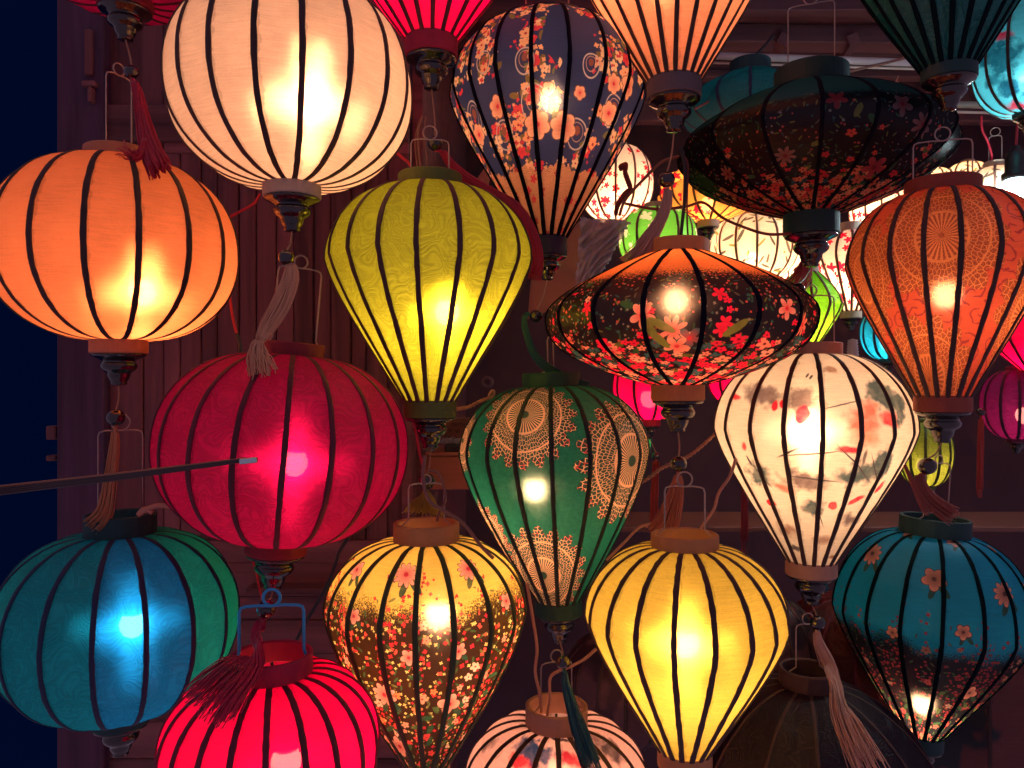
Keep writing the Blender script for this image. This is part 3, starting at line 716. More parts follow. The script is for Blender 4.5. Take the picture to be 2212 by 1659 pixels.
B = Lantern('round shot silk lantern, blue in front and green at its right side, at lower left', 261, 1152, 1335, 1536, 263, 77, 62, 1.2, n=16, ph=11, mat=TEA,
            panel_mats=bluepanels, ringmat=ringcloth('teal', (0.004, 0.05, 0.06)), ribmat=RIB_BLUE, watt=1.7, bulb=(286, 1352), lamp='cool', ring_h=(43, 27), glow=160)
B.bail(.61, 196, 0, 18)
Pk = Lantern('round scarlet lantern cut off by the bottom edge', 587, 1452, 1610, 1800, 236, 88, 66, 0.98, n=20, ph=-2, mat=HOTR,
             ringmat=ringcloth('scarlet', (0.3, 0.008, 0.05)), ribmat=RED_RIB, watt=3.0, bulb=(618, 1650), lamp='rose', ring_h=(42, 28))
Pk.bail(.8, 118, -12, 18, mat=M_WIREB, r=.0022)

# ---------------- balloons in the middle
L = Lantern('lime green brocade balloon lantern in the upper centre', 929, 408, 566, 868, 221, 68, 56, 1.22, up='balloon', lo='balloon', n=18, ph=-6, mat=LIME,
            ringmat=ringcloth('moss', (0.09, 0.12, 0.02)), watt=4.4, bulb=(966, 674), lamp='white', ring_h=(30, 33))
L.bail(.6, 88, 0, 15)
L.tassel((922, 1040), [(922, 1060), (921, 1074), (918, 1092), (916, 1112)], (0.62, 0.42, 0.06), 'mustard', d=1.21, n=110, width=(4, 20, 52), bead_r=18)
RC = Lantern('scarlet ribbed lantern tapering down from the top edge', 932, -330, -150, 90, 214, 66, 56, 1.32, up='balloon', lo='cone', n=16, ph=2, mat=HOTR,
             ringmat=ringcloth('scarlet', (0.3, 0.008, 0.05)), ribmat=RED_RIB, watt=3.4, bulb=(932, -110), lamp='rose', ring_h=(26, 36))
RC.tassel((940, 310), [(956, 328), (975, 356), (1008, 386), (1062, 420), (1112, 452), (1144, 505), (1158, 560), (1152, 604)], (0.68, 0.012, 0.06), 'red', d=1.30, n=100, width=(7, 18, 16), bead_r=17)

def navy(s):
    g = G('navy_paisley_cotton'); u, v = g.uv()
    col = (0.035, 0.05, 0.17)
    cl = g.noise(g.vec(u, v), 11.0, 1.0)
    dens = g.m('MULTIPLY', cl - 0.4, 6.0, clamp=True)
    col = g.leaves(col, 42, dens * .8, [(0.25, 0.17, 0.05), (0.2, 0.2, 0.07)], .46, 1.9)
    col = g.scatter(col, 40, 5, .62, dens, [(0.95, 0.55, 0.36), (0.8, 0.06, 0.1), (0.95, 0.42, 0.25), (1.0, 0.7, 0.5)], (0.5, 0.02, 0.05), .62)
    col = g.scatter(col, 85, 4, .5, dens * .6, [(0.95, 0.5, 0.3), (0.7, 0.05, 0.1)], None, .5, off=9.0)
    for (x, y, R, w) in ((1132, 118, .022, 1.6), (1280, 130, .02, 1.5), (1040, 120, .02, 1.7), (1155, 205, .032, 1.8), (1330, 228, .028, 1.9), (1018, 235, .03, 1.9), (1086, 275, .026, 1.7), (1250, 275, .027, 1.8)):
        u0, v0 = s.at(x, y); r, a = g.polar(u0, v0, 1 / 1.35)
        e = (g.m('COSINE', a - w) * .28 + .72) * R
        dd = g.m('ABSOLUTE', r - e); col = g.mix(g.less(dd, .0013, .0006), col, (0.62, 0.55, 0.62))
        dd = g.m('ABSOLUTE', r - e * .62); col = g.mix(g.less(dd, .001, .0006) * .8, col, (0.62, 0.4, 0.36))
        col = g.mix(g.less(r, e * .34, .001), col, (0.3, 0.1, 0.08))
    for (x, y, R, k) in ((1160, 268, .026, 6), (1218, 272, .027, 6), (1072, 226, .02, 6), (1030, 285, .02, 6), (1330, 180, .017, 6), (1318, 245, .02, 6), (1185, 190, .012, 5), (1360, 190, .022, 6), (1255, 200, .012, 5)):
        u0, v0 = s.at(x, y); col = g.flower(col, u0, v0, R, k, (1.0, 0.6, 0.42), (0.75, 0.03, 0.08), base=.78, line=(0.35, 0.1, 0.06))
    # scalloped lace hem
    vh = s.at(1189, 352)[1]
    sc_ = g.m('ABSOLUTE', g.m('SINE', u * 210.0)) * .006 + g.m('ABSOLUTE', g.m('SINE', u * 33.0 + .6)) * .018
    hem = g.m('DIVIDE', v - (vh + .022) + sc_, .0012, clamp=True)
    vo = g.voro(g.vec(u * 42.0, v * 42.0)); dist = E(g, vo.outputs['Distance'])
    lines = g.m('LESS_THAN', g.m('ABSOLUTE', g.m('SINE', dist * 26.0)), .32)
    hc = g.mix(lines * .9, (0.85, 0.42, 0.25), (0.2, 0.04, 0.03))
    hc = g.scatter(hc, 48, 5, .5, .35, [(0.75, 0.05, 0.09), (0.5, 0.05, 0.06)], None, .5, off=3)
    col = g.mix(hem, col, hc)
    return g.finish_silk(col, clear=.009, star=.12, crinkle=.25, weave=.35, spread=.35)
N = Lantern('navy paisley cotton balloon lantern with a peach scalloped hem', 1182, 63, 212, 516, 208, 92, 42, 1.42, up='balloon', lo='balloon', n=18, ph=12, mat=navy,
            ringmat=ringcloth('navy', (0.012, 0.014, 0.04)), ribmat=plain('rib_black', (0.006, 0.006, 0.013), .9, spec=.05), watt=2.4, bulb=(1189, 216), lamp='white', ring_h=(14, 38), glow=160)
N.bail(.5, 170, 0, 15, foot=.55)
N.tassel((1158, 683), [(1140, 676), (1132, 692), (1140, 730), (1156, 770), (1190, 800), (1230, 822), (1272, 838)], (0.006, 0.12, 0.14), 'teal', d=1.36, n=70, width=(5, 10, 14), bead_r=14, cord=True)

def blackfloral(name, lit):
    def f(s):
        g = G(name); u, v = g.uv()
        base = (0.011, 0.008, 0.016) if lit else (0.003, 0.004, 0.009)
        vt = s.at(s.cx, s.yt + 34)[1]; vm = s.at(s.cx, s.yw + 20)[1]; ve = s.arc[-1]
        col = base
        stip = g.noise(g.vec(u, v), 260.0, 2.0, .7)
        low = g.m('DIVIDE', v - vm, (ve - vm) * .45, clamp=True)
        mid = g.m('DIVIDE', v - (vm - .09), .09, clamp=True)
        GREEN = [(0.03, 0.13, 0.05), (0.16, 0.2, 0.04), (0.02, 0.10, 0.11)]
        if lit:
            PAL = [(0.92, 0.015, 0.09), (1.0, 0.4, 0.3), (0.85, 0.01, 0.08), (0.03, 0.16, 0.2), (0.95, 0.55, 0.42), (0.9, 0.02, 0.1)]
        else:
            PAL = [(0.8, 0.1, 0.06), (0.9, 0.27, 0.12), (0.75, 0.04, 0.05), (0.9, 0.33, 0.16), (0.7, 0.16, 0.08)]  # warm light from the lanterns below put into the blossom colours
        col = g.leaves(col, 70, .45, GREEN + [(0.12, 0.13, 0.09)], .4, 3.6, 2.0)
        col = g.scatter(col, 130, 4, .42, .42 if lit else .16, [(0.5, 0.08, 0.07), (0.3, 0.3, 0.26), (0.03, 0.14, 0.14), (0.75, 0.12, 0.1)], None, .45, off=1.3)
        col = g.leaves(col, 34, low * .8 + .05, GREEN, .47, 2.3, 7.0)
        col = g.scatter(col, 52, 5, .6, low * .8 + mid * .16, PAL, (0.25, 0.01, 0.03), .5, off=4.1, aniso=1.25)
        col = g.scatter(col, 31 if lit else 26, 5, .62, low * 1.1, PAL, (0.2, 0.01, 0.02), .5, off=2.2, aniso=1.3)
        if lit:
            for (x, y, R, k, c) in ((1385, 680, .021, 5, (0.95, 0.5, 0.4)), (1453, 712, .024, 8, (1.0, 0.45, 0.36)), (1490, 730, .021, 5, (0.03, 0.15, 0.2)), (1556, 636, .013, 5, (0.95, 0.01, 0.09)), (1258, 662, .013, 5, (0.95, 0.02, 0.1)),
                                    (1216, 733, .016, 7, (1.0, 0.35, 0.22)), (1462, 748, .022, 5, (1.0, 0.5, 0.38)), (1570, 698, .013, 5, (0.95, 0.02, 0.1)), (1560, 714, .014, 5, (0.95, 0.02, 0.1)), (1730, 706, .02, 8, (1.0, 0.4, 0.3)), (1700, 670, .018, 5, (0.9, 0.45, 0.4)), (1320, 758, .016, 5, (1, .4, .3))):
                u0, v0 = s.at(x, y); col = g.flower(col, u0, v0, R, k, c, (0.8, 0.02, 0.06), base=.35)
            for (x, y, rot) in ((1405, 712, 1.1), (1425, 735, .9), (1428, 700, .5), (1590, 712, 2.5)):
                u0, v0 = s.at(x, y); col = g.blob(col, u0, v0, .024, .007, (0.2, 0.26, 0.05), rot, .15, .05)
            edge = g.m('DIVIDE', v - vt + (stip - .5) * .09, .014, clamp=True)
            dots = g.scatter((0.72, 0.22, 0.07), 55, 4, .16, 1.0, [(0.4, 0.08, 0.04)], None, .4, off=.4)
            col = g.mix(edge, dots, col)
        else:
            for (x, y, R, k, c) in ((1808, 219, .02, 5, (0.22, 0.03, 0.04)), (1948, 247, .022, 5, (0.16, 0.12, 0.13)), (1984, 297, .024, 8, (0.22, 0.13, 0.13)), (1694, 330, .022, 8, (0.35, 0.18, 0.15)), (1888, 372, .03, 5, (0.5, 0.07, 0.08)), (1560, 355, .022, 8, (0.5, 0.2, 0.14))):  # shade above and lamplight below put into these flower colours
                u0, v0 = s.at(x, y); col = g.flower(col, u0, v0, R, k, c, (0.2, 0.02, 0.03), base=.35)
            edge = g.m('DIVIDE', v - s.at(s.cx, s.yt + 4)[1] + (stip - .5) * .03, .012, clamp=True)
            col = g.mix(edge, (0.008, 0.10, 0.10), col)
        return g.finish_silk(col, clear=.009 if lit else .01, tl=.68 if lit else .3, star=.12 if lit else 0, crinkle=.2, weave=.25, spread=.35)
    return f
K = Lantern('black floral saucer lantern with an orange top, lit from inside', 1464, 548, 684, 832, 291, 66, 57, 1.26, up='saucer', lo='saucer', n=17, ph=8.5, mat=blackfloral('black_floral_cotton', True),
            ringmat=ringcloth('amber', (0.72, 0.22, 0.07)), ribmat=plain('rib_black', (0.006, 0.006, 0.013), .9, spec=.05), watt=4.2, bulb=(1460, 650), lamp='warm', ring_h=(28, 33), glow=160)
K.tassel((1466, 1002), [(1464, 1026), (1462, 1050), (1452, 1090), (1440, 1130), (1424, 1158)], (0.85, 0.26, 0.1), 'orange', d=1.22, n=90, width=(7, 22, 36), bead_r=18)
K2 = Lantern('black floral saucer lantern, unlit, at upper right', 1752, 194, 326, 464, 298, 80, 60, 1.52, up='saucer', lo='flat', n=17, ph=3, mat=blackfloral('black_floral_cotton_unlit', False),
             ringmat=ringcloth('deep_teal', (0.004, 0.045, 0.05)), ribmat=plain('rib_black', (0.006, 0.006, 0.013), .9, spec=.05), watt=0, ring_h=(42, 44))
K2.bail(.62, 160, 0, 15)
K2.tassel((1724, 626), [(1722, 648), (1718, 668), (1712, 690)], (0.5, 0.01, 0.05), 'dark_red', d=1.46, n=24, width=(4, 6, 8), bead_r=15, cordmat=M_SOCK)
K2.tassel(None, [(1744, 548), (1740, 572), (1730, 598), (1706, 642)], (0.75, 0.012, 0.06), 'red', d=1.66, n=80, width=(5, 20, 34), fray=.2, loose=2)
PC = Lantern('peach ribbed lantern tapering down from the top edge', 1456, -300, -140, 178, 236, 70, 58, 1.30, up='balloon', lo='cone', n=20, ph=2.7, mat=PEACH,
             ringmat=ringcloth('grey', (0.12, 0.09, 0.1)), watt=4.6, bulb=(1430, -90), lamp='white', ring_h=(26, 37))
PC.tassel((1440, 388), [(1443, 410), (1440, 440), (1424, 480), (1400, 520), (1380, 548), (1352, 572)], (0.85, 0.5, 0.35), 'pale', d=1.24, n=110, width=(8, 16, 24), bead_r=18)
TC = Lantern('unlit dark teal ribbed lantern tapering down from the top right edge', 2050, -280, -140, 150, 236, 72, 60, 1.22, up='balloon', lo='cone', n=20, ph=4, mat=TEALD,
             ringmat=ringcloth('deep_teal', (0.004, 0.045, 0.05)), ribmat=plain('rib_teal_black', (0.003, 0.010, 0.014), .9, spec=.05), watt=0, ring_h=(26, 24))
TL = Lantern('crimson lantern at the top left corner, only its underside showing', 271, -290, -140, 4, 262, 76, 60, 1.2, n=16, ph=4, mat=CRIM,
             ringmat=ringcloth('crimson', (0.22, 0.012, 0.03)), ribmat=RED_RIB, watt=.5, ring_h=(26, 18), lamp='rose')
TL.tassel((284, 155), [(290, 176), (298, 205), (308, 255, -.01), (318, 300, -.03), (332, 340, -.05), (348, 376, -.07)], (0.75, 0.012, 0.06), 'red', d=1.12, n=130, width=(7, 18, 30), bead_r=15, fray=.12)
TL.tassel(None, [(312, 300, -.04), (306, 326, -.05), (290, 338, -.06), (262, 318, -.06)], (0.75, 0.012, 0.06), 'red', d=1.12, n=36, width=(5, 10, 26), fray=.3, loose=3)

def batik(s):
    g = G('orange_batik_cotton'); u, v = g.uv()
    col = (0.68, 0.115, 0.06)
    # maroon brush curls
    x = u * 24.0; y = v * 24.0; vo = g.voro(g.vec(x, y), rnd=.7)
    sp = g.n('ShaderNodeSeparateXYZ'); g.nt.links.new(vo.outputs['Position'], sp.inputs[0])
    dx = x - E(g, sp.outputs[0]); dy = y - E(g, sp.outputs[1]); r = g.m('SQRT', dx * dx + dy * dy); a = g.m('ARCTAN2', dy, dx)
    sw = g.m('SINE', a * 2.0 + r * 16.0 + g.noise(g.vec(u, v), 60.0, 2.0) * 6.0)
    curl = g.m('GREATER_THAN', sw, .78) * g.m('LESS_THAN', r, .5) * g.m('GREATER_THAN', r, .1)
    col = g.mix(curl * .75, col, (0.26, 0.02, 0.05))
    for (x, y, R, sy) in ((2034, 505, .10, .92), (2006, 820, .095, .8), (1850, 590, .07, .62), (2215, 690, .08, .7)):
        u0, v0 = s.at(x, y); ln, env, q = g.lace(u0, v0, R, 14, .05, 12.0, sy)
        fine = g.voro(g.vec(u * 200.0, v * 300.0), 'DISTANCE_TO_EDGE'); fl = g.less(E(g, fine.outputs['Distance']), .14, .08)
        cc = g.mix(fl * .8, (0.5, 0.13, 0.05), (0.16, 0.015, 0.015)); cc = g.mix(ln * .75, cc, (0.95, 0.38, 0.14))
        col = g.mix(env * .95, col, cc)
    return g.finish_silk(col, clear=.009, star=.12, crinkle=.2, weave=.25, spread=.35)
OB = Lantern('orange batik balloon lantern with gold lace medallions at the right edge', 2036, 421, 566, 858, 213, 82, 62, 1.24, up='balloon', lo='balloon', n=18, ph=10, mat=batik,
             ringmat=ringcloth('rust', (0.28, 0.05, 0.03)), ribmat=plain('rib_dark', (0.045, 0.018, 0.018), .7, grain=((25, 25, 25), 1.8, .6, .2)), watt=1.6, bulb=(2043, 638), lamp='white', ring_h=(31, 31), glow=160)
OB.bail(.78, 98, 12, 15)
OB.tassel((2003, 1007), [(1986, 1026), (1990, 1050), (2010, 1080), (2040, 1104), (2062, 1116)], (0.5, 0.09, 0.05), 'rust', d=1.2, n=80, width=(9, 18, 22), bead_r=19)
OB.tassel(None, [(1954, 1004), (1970, 1040), (1988, 1080), (2004, 1112)], (0.5, 0.09, 0.05), 'rust', d=1.2, n=40, width=(3, 8, 9))

def lotus(blobs, name, base=(0.95, 0.88, 0.8), ribs=None):
    def f(s):
        g = G(name); col = base
        for (x, y, rx, ry, rot, c, soft, wob) in blobs:
            u0, v0 = s.at(x, y); k = s.k; col = g.blob(col, u0, v0, rx * k, ry * k, c, rot, soft, wob)
        return g.finish_silk(col, clear=.014, star=.3, crinkle=.15, weave=.25, spread=.8)
    return f
GY = (0.22, 0.17, 0.18); DK = (0.08, 0.07, 0.09); TG = (0.09, 0.14, 0.16); RD = (0.9, 0.03, 0.07); PK = (0.95, 0.25, 0.2); BR = (0.45, 0.28, 0.22)
wl_blobs = [(1640, 850, 62, 30, .3, GY, .5, .4), (1730, 862, 40, 32, 0, GY, .5, .4), (1700, 905, 30, 18, 0, (0.95, .88, .8), .5, .3), (1732, 895, 15, 22, .2, RD, .25, .15), (1670, 880, 8, 13, .2, RD, .3, .2), (1688, 872, 6, 10, 0, RD, .3, .2),
            (1905, 850, 48, 34, .5, TG, .35, .4), (1940, 880, 26, 40, .1, TG, .35, .4), (1868, 910, 46, 42, 0, PK, .7, .35), (1880, 880, 28, 20, .6, PK, .6, .3), (1920, 905, 26, 18, .5, RD, .5, .4), (1836, 968, 30, 9, 0, RD, .5, .3), (1870, 945, 44, 20, .1, (0.95, .4, .3), .8, .3),
            (1740, 1040, 60, 30, .1, GY, .55, .45), (1860, 1020, 62, 34, -.2, TG, .5, .4), (1905, 1000, 34, 36, .3, TG, .4, .4), (1632, 1030, 40, 34, .3, TG, .5, .4), (1690, 1056, 34, 12, .3, PK, .6, .3), (1662, 1092, 18, 10, .2, RD, .3, .3), (1800, 1092, 12, 13, 0, RD, .25, .2), (1850, 1075, 24, 8, -.5, RD, .35, .3), (1900, 1045, 22, 9, -.7, RD, .4, .3),
            (1756, 1100, 30, 26, 0, TG, .5, .4), (1840, 1120, 40, 20, .2, GY, .6, .4), (1700, 1150, 44, 22, .1, BR, .7, .4), (1780, 1165, 40, 14, 0, BR, .8, .4), (1720, 1190, 26, 12, .2, DK, .5, .6), (1800, 1200, 30, 7, 0, BR, .6, .5),
            (1756, 982, 70, 2.2, -.12, DK, .5, .3), (1820, 875, 46, 1.8, -.25, DK, .5, .3), (1700, 980, 30, 3, -.5, DK, .5, .3), (1760, 1036, 60, 2.4, .1, DK, .4, .3), (1868, 985, 6, 22, .2, DK, .5, .3), (1795, 800, 20, 14, .2, BR, .5, .5), (1752, 815, 8, 3, -1.1, DK, .4, .3), (1744, 812, 8, 3, -1.1, DK, .4, .3), (1900, 790, 40, 16, .6, GY, .6, .5),
            (1598, 968, 10, 12, 0, RD, .5, .2), (1610, 1000, 4, 16, -.5, DK, .4, .3), (1580, 860, 20, 8, .2, RD, .5, .4), (1850, 1000, 70, 2, .8, DK, .4, .2), (1890, 1015, 50, 1.8, 1.2, DK, .4, .2), (1640, 1030, 45, 1.8, .9, DK, .4, .2), (1770, 1110, 40, 2, 1.2, DK, .4, .2)]
WL = Lantern('cream balloon lantern painted with red lotus flowers and grey leaves', 1752, 766, 926, 1212, 216, 66, 55, 1.36, up='balloon', lo='balloon', n=18, ph=5.5, mat=lotus(wl_blobs, 'lotus_painted_silk'),
             ringmat=ringcloth('tan', (0.45, 0.24, 0.16)), watt=4.2, bulb=(1748, 932), lamp='white', ring_h=(25, 30))
WL.bail(.78, 112, 18, 12)
WL.tassel((1766, 1346), [(1764, 1366), (1768, 1390), (1786, 1430), (1802, 1470, -.04), (1816, 1530, -.1), (1846, 1600, -.14), (1880, 1670, -.17)], (0.9, 0.5, 0.33), 'blush', d=1.28, n=100, width=(7, 18, 36), bead_r=16, loose=2)

def mandala_green(s):
    g = G('green_mandala_cotton'); u, v = g.uv()
    col = g.mix(g.m('MULTIPLY', g.noise(g.vec(u, v), 110.0, 4.0, .7) - .4, 3.0, clamp=True), (0.008, 0.12, 0.09), (0.02, 0.17, 0.115))
    for (x, y, R, sy, nk) in ((1146, 892, .1, 1.0, 16), (1380, 1000, .126, 1.0, 16), (1176, 1244, .112, 1.0, 16), (1038, 1150, .075, 1.0, 14), (1002, 945, .06, 1.0, 12)):
        u0, v0 = s.at(x, y); ln, env, q = g.lace(u0, v0, R, nk + 4, .09, 14.0, sy)
        col = g.mix(env * .75, col, (0.03, 0.045, 0.045))
        col = g.mix(ln, col, (0.95, 0.52, 0.33))
        tip = g.m('GREATER_THAN', q, .8) * ln * g.m('GREATER_THAN', g.noise(g.vec(u, v), 150.0, 0.0), .56)
        col = g.mix(tip, col, (0.75, 0.03, 0.06))
    return g.finish_silk(col, clear=.009, star=.12, crinkle=.25, weave=.4, spread=.35)
Gn = Lantern('dark green balloon lantern printed with peach lace mandalas', 1206, 834, 976, 1296, 202, 62, 50, 1.38, up='balloon', lo='long', n=18, ph=0, tilt=-1.8, mat=mandala_green,
             ringmat=ringcloth('bottle_green', (0.005, 0.05, 0.04)), ribmat=plain('rib_green_black', (0.004, 0.012, 0.014), .7), watt=4.0, bulb=(1163, 1056), lamp='white', ring_h=(29, 31), glow=160)
Gn.bail(.1, 90, 0, 2)
Gn.tassel((1216, 1430), [(1220, 1452), (1222, 1480), (1238, 1540), (1258, 1600), (1282, 1668)], (0.006, 0.10, 0.12), 'teal', d=1.12, n=90, width=(5, 15, 26), bead_r=16)
Y = Lantern('plain yellow silk balloon lantern at the bottom centre right', 1479, 1180, 1336, 1620, 217, 72, 58, 1.10, up='balloon', lo='balloon', n=18, ph=-5, mat=YELL,
            ringmat=ringcloth('ochre', (0.5, 0.22, 0.08)), watt=3.4, bulb=(1481, 1388), lamp='white', ring_h=(28, 36))
Y.bail(.6, 112, 0, 16)
def meadow(teal):
    def f(s):
        g = G('teal_meadow_cotton' if teal else 'yellow_meadow_cotton'); u, v = g.uv()
        top = (0.004, 0.34, 0.62) if teal else (0.95, 0.72, 0.16); dark = (0.012, 0.014, 0.022) if teal else (0.05, 0.022, 0.01)
        va = s.at(s.cx, 1360 if teal else 1262)[1]; vb = s.at(s.cx, 1470 if teal else 1420)[1]; ve = s.arc[-1]
        st = g.noise(g.vec(u, v), 420.0, 2.0, .8); big = g.noise(g.vec(u, v), 14.0, 2.0)
        t = g.m('DIVIDE', v - va + (big - .5) * .05, vb - va, clamp=True)
        m = g.m('DIVIDE', t * 1.25 - st + .1, .2, clamp=True) * g.m('MULTIPLY', t, 9.0, clamp=True)
        col = g.mix(m, top, dark)
        mid = g.m('DIVIDE', v - va - .01, .05, clamp=True); low = g.m('DIVIDE', v - vb, (ve - vb) * .7, clamp=True)
        A = 0.45 if teal else 1.0
        reds = [(0.75 * A, 0.04, 0.06), (0.6 * A, 0.03, 0.07), (0.9 * A, 0.12 * A, 0.1 * A)]
        if not teal: col = g.scatter(col, 100, 4, .36, mid * .5, [(0.95, 0.85, 0.3), (0.9, 0.7, 0.25)], None, .4, off=6.0)
        col = g.leaves(col, 75, mid * .35, [(0.2 * A, 0.24 * A, 0.08), (0.06, 0.14, 0.06)], .42, 3.0)
        # sprays: clumps that climb out of the dark field
        clump = g.noise(g.vec(u * 26.0, v * 5.0), 1.0, 1.0)
        up_ = g.m('DIVIDE', v - va + .035, .05, clamp=True)
        col = g.scatter(col, 110, 4, .52, g.m('MULTIPLY', clump - .5, 6.0, clamp=True) * up_ * .7 + mid * .25, reds, None, .5, off=2.0)
        col = g.scatter(col, 48, 5, .5, low * .55 + mid * .06, [(0.95 * A, 0.4 * A, 0.3 * A), (0.9 * A, 0.08, 0.09), (0.95 * A, 0.3 * A, 0.12), (0.9 * A, 0.6 * A, 0.5 * A)], (0.5 * A, 0.02, 0.05), .55, off=8.0)
        col = g.leaves(col, 38, low * .7, [(0.03, 0.12, 0.06), (0.08, 0.16, 0.06)], .45, 2.3, 3.0)
        if teal: fl = ((1852, 1218, .026, 10), (1993, 1255, .024, 5), (2143, 1263, .025, 10), (2130 - 98, 1168, .02, 5), (1936, 1152, .021, 4), (2063, 1360, .015, 5), (1907, 1388, .013, 5), (2210, 1252, .02, 8), (2085, 1480, .02, 4), (2140, 1170, .014, 4))
        else: fl = ((876, 1240, .021, 11), (1014, 1232, .019, 11), (768, 1228, .016, 5), (763, 1327, .011, 5), (882, 1420, .013, 5), (993, 1411, .013, 5), (972, 1524, .02, 4), (828, 1500, .022, 8), (862, 1610, .024, 6), (1100, 1305, .012, 5))
        for (x, y, R, k) in fl:
            u0, v0 = s.at(x, y)
            col = g.blob(col, u0 + R * .75, v0 + R * .85, R * .7, R * .28, (0.03, 0.09, 0.06), .9, .1, .02)
            col = g.blob(col, u0 - R * .1, v0 + R * 1.1, R * .6, R * .25, (0.03, 0.09, 0.06), 1.9, .1, .02)
            col = g.flower(col, u0, v0, R, k, (1.0, 0.42, 0.3) if teal else (0.98, 0.5, 0.42), (0.5, 0.02, 0.06) if not teal else (0.12, 0.05, 0.06), base=.62, line=(0.08, 0.02, 0.03))
        return g.finish_silk(col, clear=.009, tl=.5 if teal else .68, star=.12, crinkle=.2, weave=.3, spread=.35)
    return f
YF = Lantern('balloon lantern with a yellow top and dark floral lower half at the bottom centre left', 921, 1166, 1312, 1648, 215, 70, 50, 1.12, up='balloon', lo='long', n=18, ph=-5, mat=meadow(False),
             ringmat=ringcloth('ochre', (0.5, 0.22, 0.08)), ribmat=plain('rib_olive', (0.035, 0.05, 0.012), .7), watt=3.8, bulb=(948, 1328), lamp='white', ring_h=(38, 30), glow=160)
YF.bail(.55, 98, 0, 10)
TF = Lantern('teal balloon lantern with pink blossoms over a dark floral base at the bottom right corner', 1992, 1152, 1330, 1584, 213, 76, 46, 1.54, up='balloon', lo='balloon', n=17, ph=6, tilt=3.5, mat=meadow(True),
             ringmat=ringcloth('deep_teal', (0.004, 0.045, 0.05)), ribmat=plain('rib_teal_black', (0.003, 0.010, 0.014), .9, spec=.05), watt=4.2, bulb=(1990, 1520), lamp='white', ring_h=(36, 30), glow=160)
TF.bail(.45, 130, 40, 9)
wf_blobs = [(1150, 1625, 70, 34, .1, (0.03, 0.09, 0.25), .4, .5), (1120, 1650, 40, 18, 0, RD, .5, .4), (1275, 1590, 50, 24, .5, GY, .6, .5), (1320, 1620, 60, 30, .6, DK, .6, .5), (1230, 1640, 40, 20, .3, (0.7, 0.05, 0.1), .5, .5), (1040, 1610, 40, 18, -.5, GY, .6, .5), (1210, 1600, 50, 8, .2, DK, .5, .5), (1100, 1570, 40, 6, -.4, DK, .6, .5)]
WF = Lantern('pale painted lantern with an open top peeking in at the bottom edge', 1202, 1562, 1700, 1900, 200, 66, 50, 1.22, up='globe', lo='balloon', n=18, ph=3, mat=lotus(wf_blobs, 'blue_lotus_painted_silk', (0.9, 0.72, 0.68)),
             ringmat=ringcloth('tan', (0.45, 0.24, 0.16)), watt=2.6, bulb=(1202, 1690), lamp='rose', ring_h=(40, 30))
WF.bail(.54, 108, 20, 13)
DKS = silk('unlit_brown_silk', (0.035, 0.016, 0.035), clear=.02, star=0, crinkle=.5)
D = Lantern('unlit dark brown lantern with an open top in the lower right', 1745, 1478, 1720, 1920, 290, 62, 60, 1.36, up='onion', lo='globe', n=14, ph=6, mat=DKS, ringmat=ringcloth('umber', (0.05, 0.02, 0.02)), watt=0, ring_h=(36, 30), rib_w=.006)
D.bail(.45, 108, 25, 12)

# ---------------- smaller lanterns deeper in the shop
def blossom(name, base, cols, scale=34, dens=.5, k=5, leaf=None, size=.55):
    if name in _mats: return _mats[name]
    g = G(name); col = base
    u, v = g.uv(); cl = g.m('MULTIPLY', g.noise(g.vec(u, v), 13.0, 1.0) - .38, 7.0, clamp=True)
    if leaf: col = g.leaves(g.leaves(col, scale * .9, cl * .95, leaf, .5, 4.5), scale * 1.1, .5, leaf, .48, 5.0, 11.0)
    if cols: col = g.scatter(col, scale, k, size, cl * dens * 2, cols, None, .45)
    _mats[name] = g.finish_silk(col, clear=.03, star=.02, crinkle=.1, weave=.15); return _mats[name]
RB = [(0.8, 0.01, 0.05), (0.7, 0.01, 0.08)]
WB = blossom('white_blossom_silk', (0.93, 0.88, 0.86), RB)
WBAM = blossom('white_bamboo_silk', (0.93, 0.89, 0.82), None, 26, .5, 5, [(0.05, 0.05, 0.05), (0.3, 0.32, 0.06), (0.1, 0.08, 0.08)])
YB = blossom('amber_blossom_silk', (0.95, 0.6, 0.16), RB, 24)
GB = blossom('green_blossom_silk', (0.16, 0.66, 0.1), [(0.9, 0.95, 0.9)], 24)
pale_rib = plain('rib_brown', (0.16, 0.07, 0.05), .7)
kw = dict(nz=14, detail=False, rib_w=.006, ribmat=pale_rib, ringmat=ringcloth('cream', (0.62, 0.4, 0.3)), top_group='small lanterns deeper in the shop')
Lantern('small white lantern with red blossoms half hidden behind the navy one', 1330, 318, 396, 478, 80, 24, 20, 2.25, n=12, mat=WB, watt=3.4, lamp='white', ring_h=(8, 8), **kw)
Lantern('flat amber lantern with red blossoms under the unlit black saucer', 1530, 384, 418, 478, 110, 26, 23, 2.0, up='saucer', lo='saucer', n=14, ph=9, mat=YB, watt=2.6, lamp='warm', ring_h=(10, 14), **kw)
Lantern('green lantern with white blossoms behind the lit black saucer', 1420, 452, 510, 590, 84, 28, 24, 1.92, n=12, mat=GB, watt=2.0, lamp='white', ring_h=(12, 8), **kw)
Lantern('cream lantern with painted bamboo right of the green blossom one', 1626, 466, 530, 612, 96, 24, 26, 2.1, n=14, ph=5, mat=WBAM, watt=4, lamp='white', ring_h=(10, 8), **kw)
Lantern('white balloon lantern with red blossoms left of the orange batik one', 1838, 500, 556, 674, 84, 26, 23, 1.95, up='balloon', lo='balloon', n=14, ph=4, mat=WB, watt=3.4, lamp='white', ring_h=(18, 14), **kw)
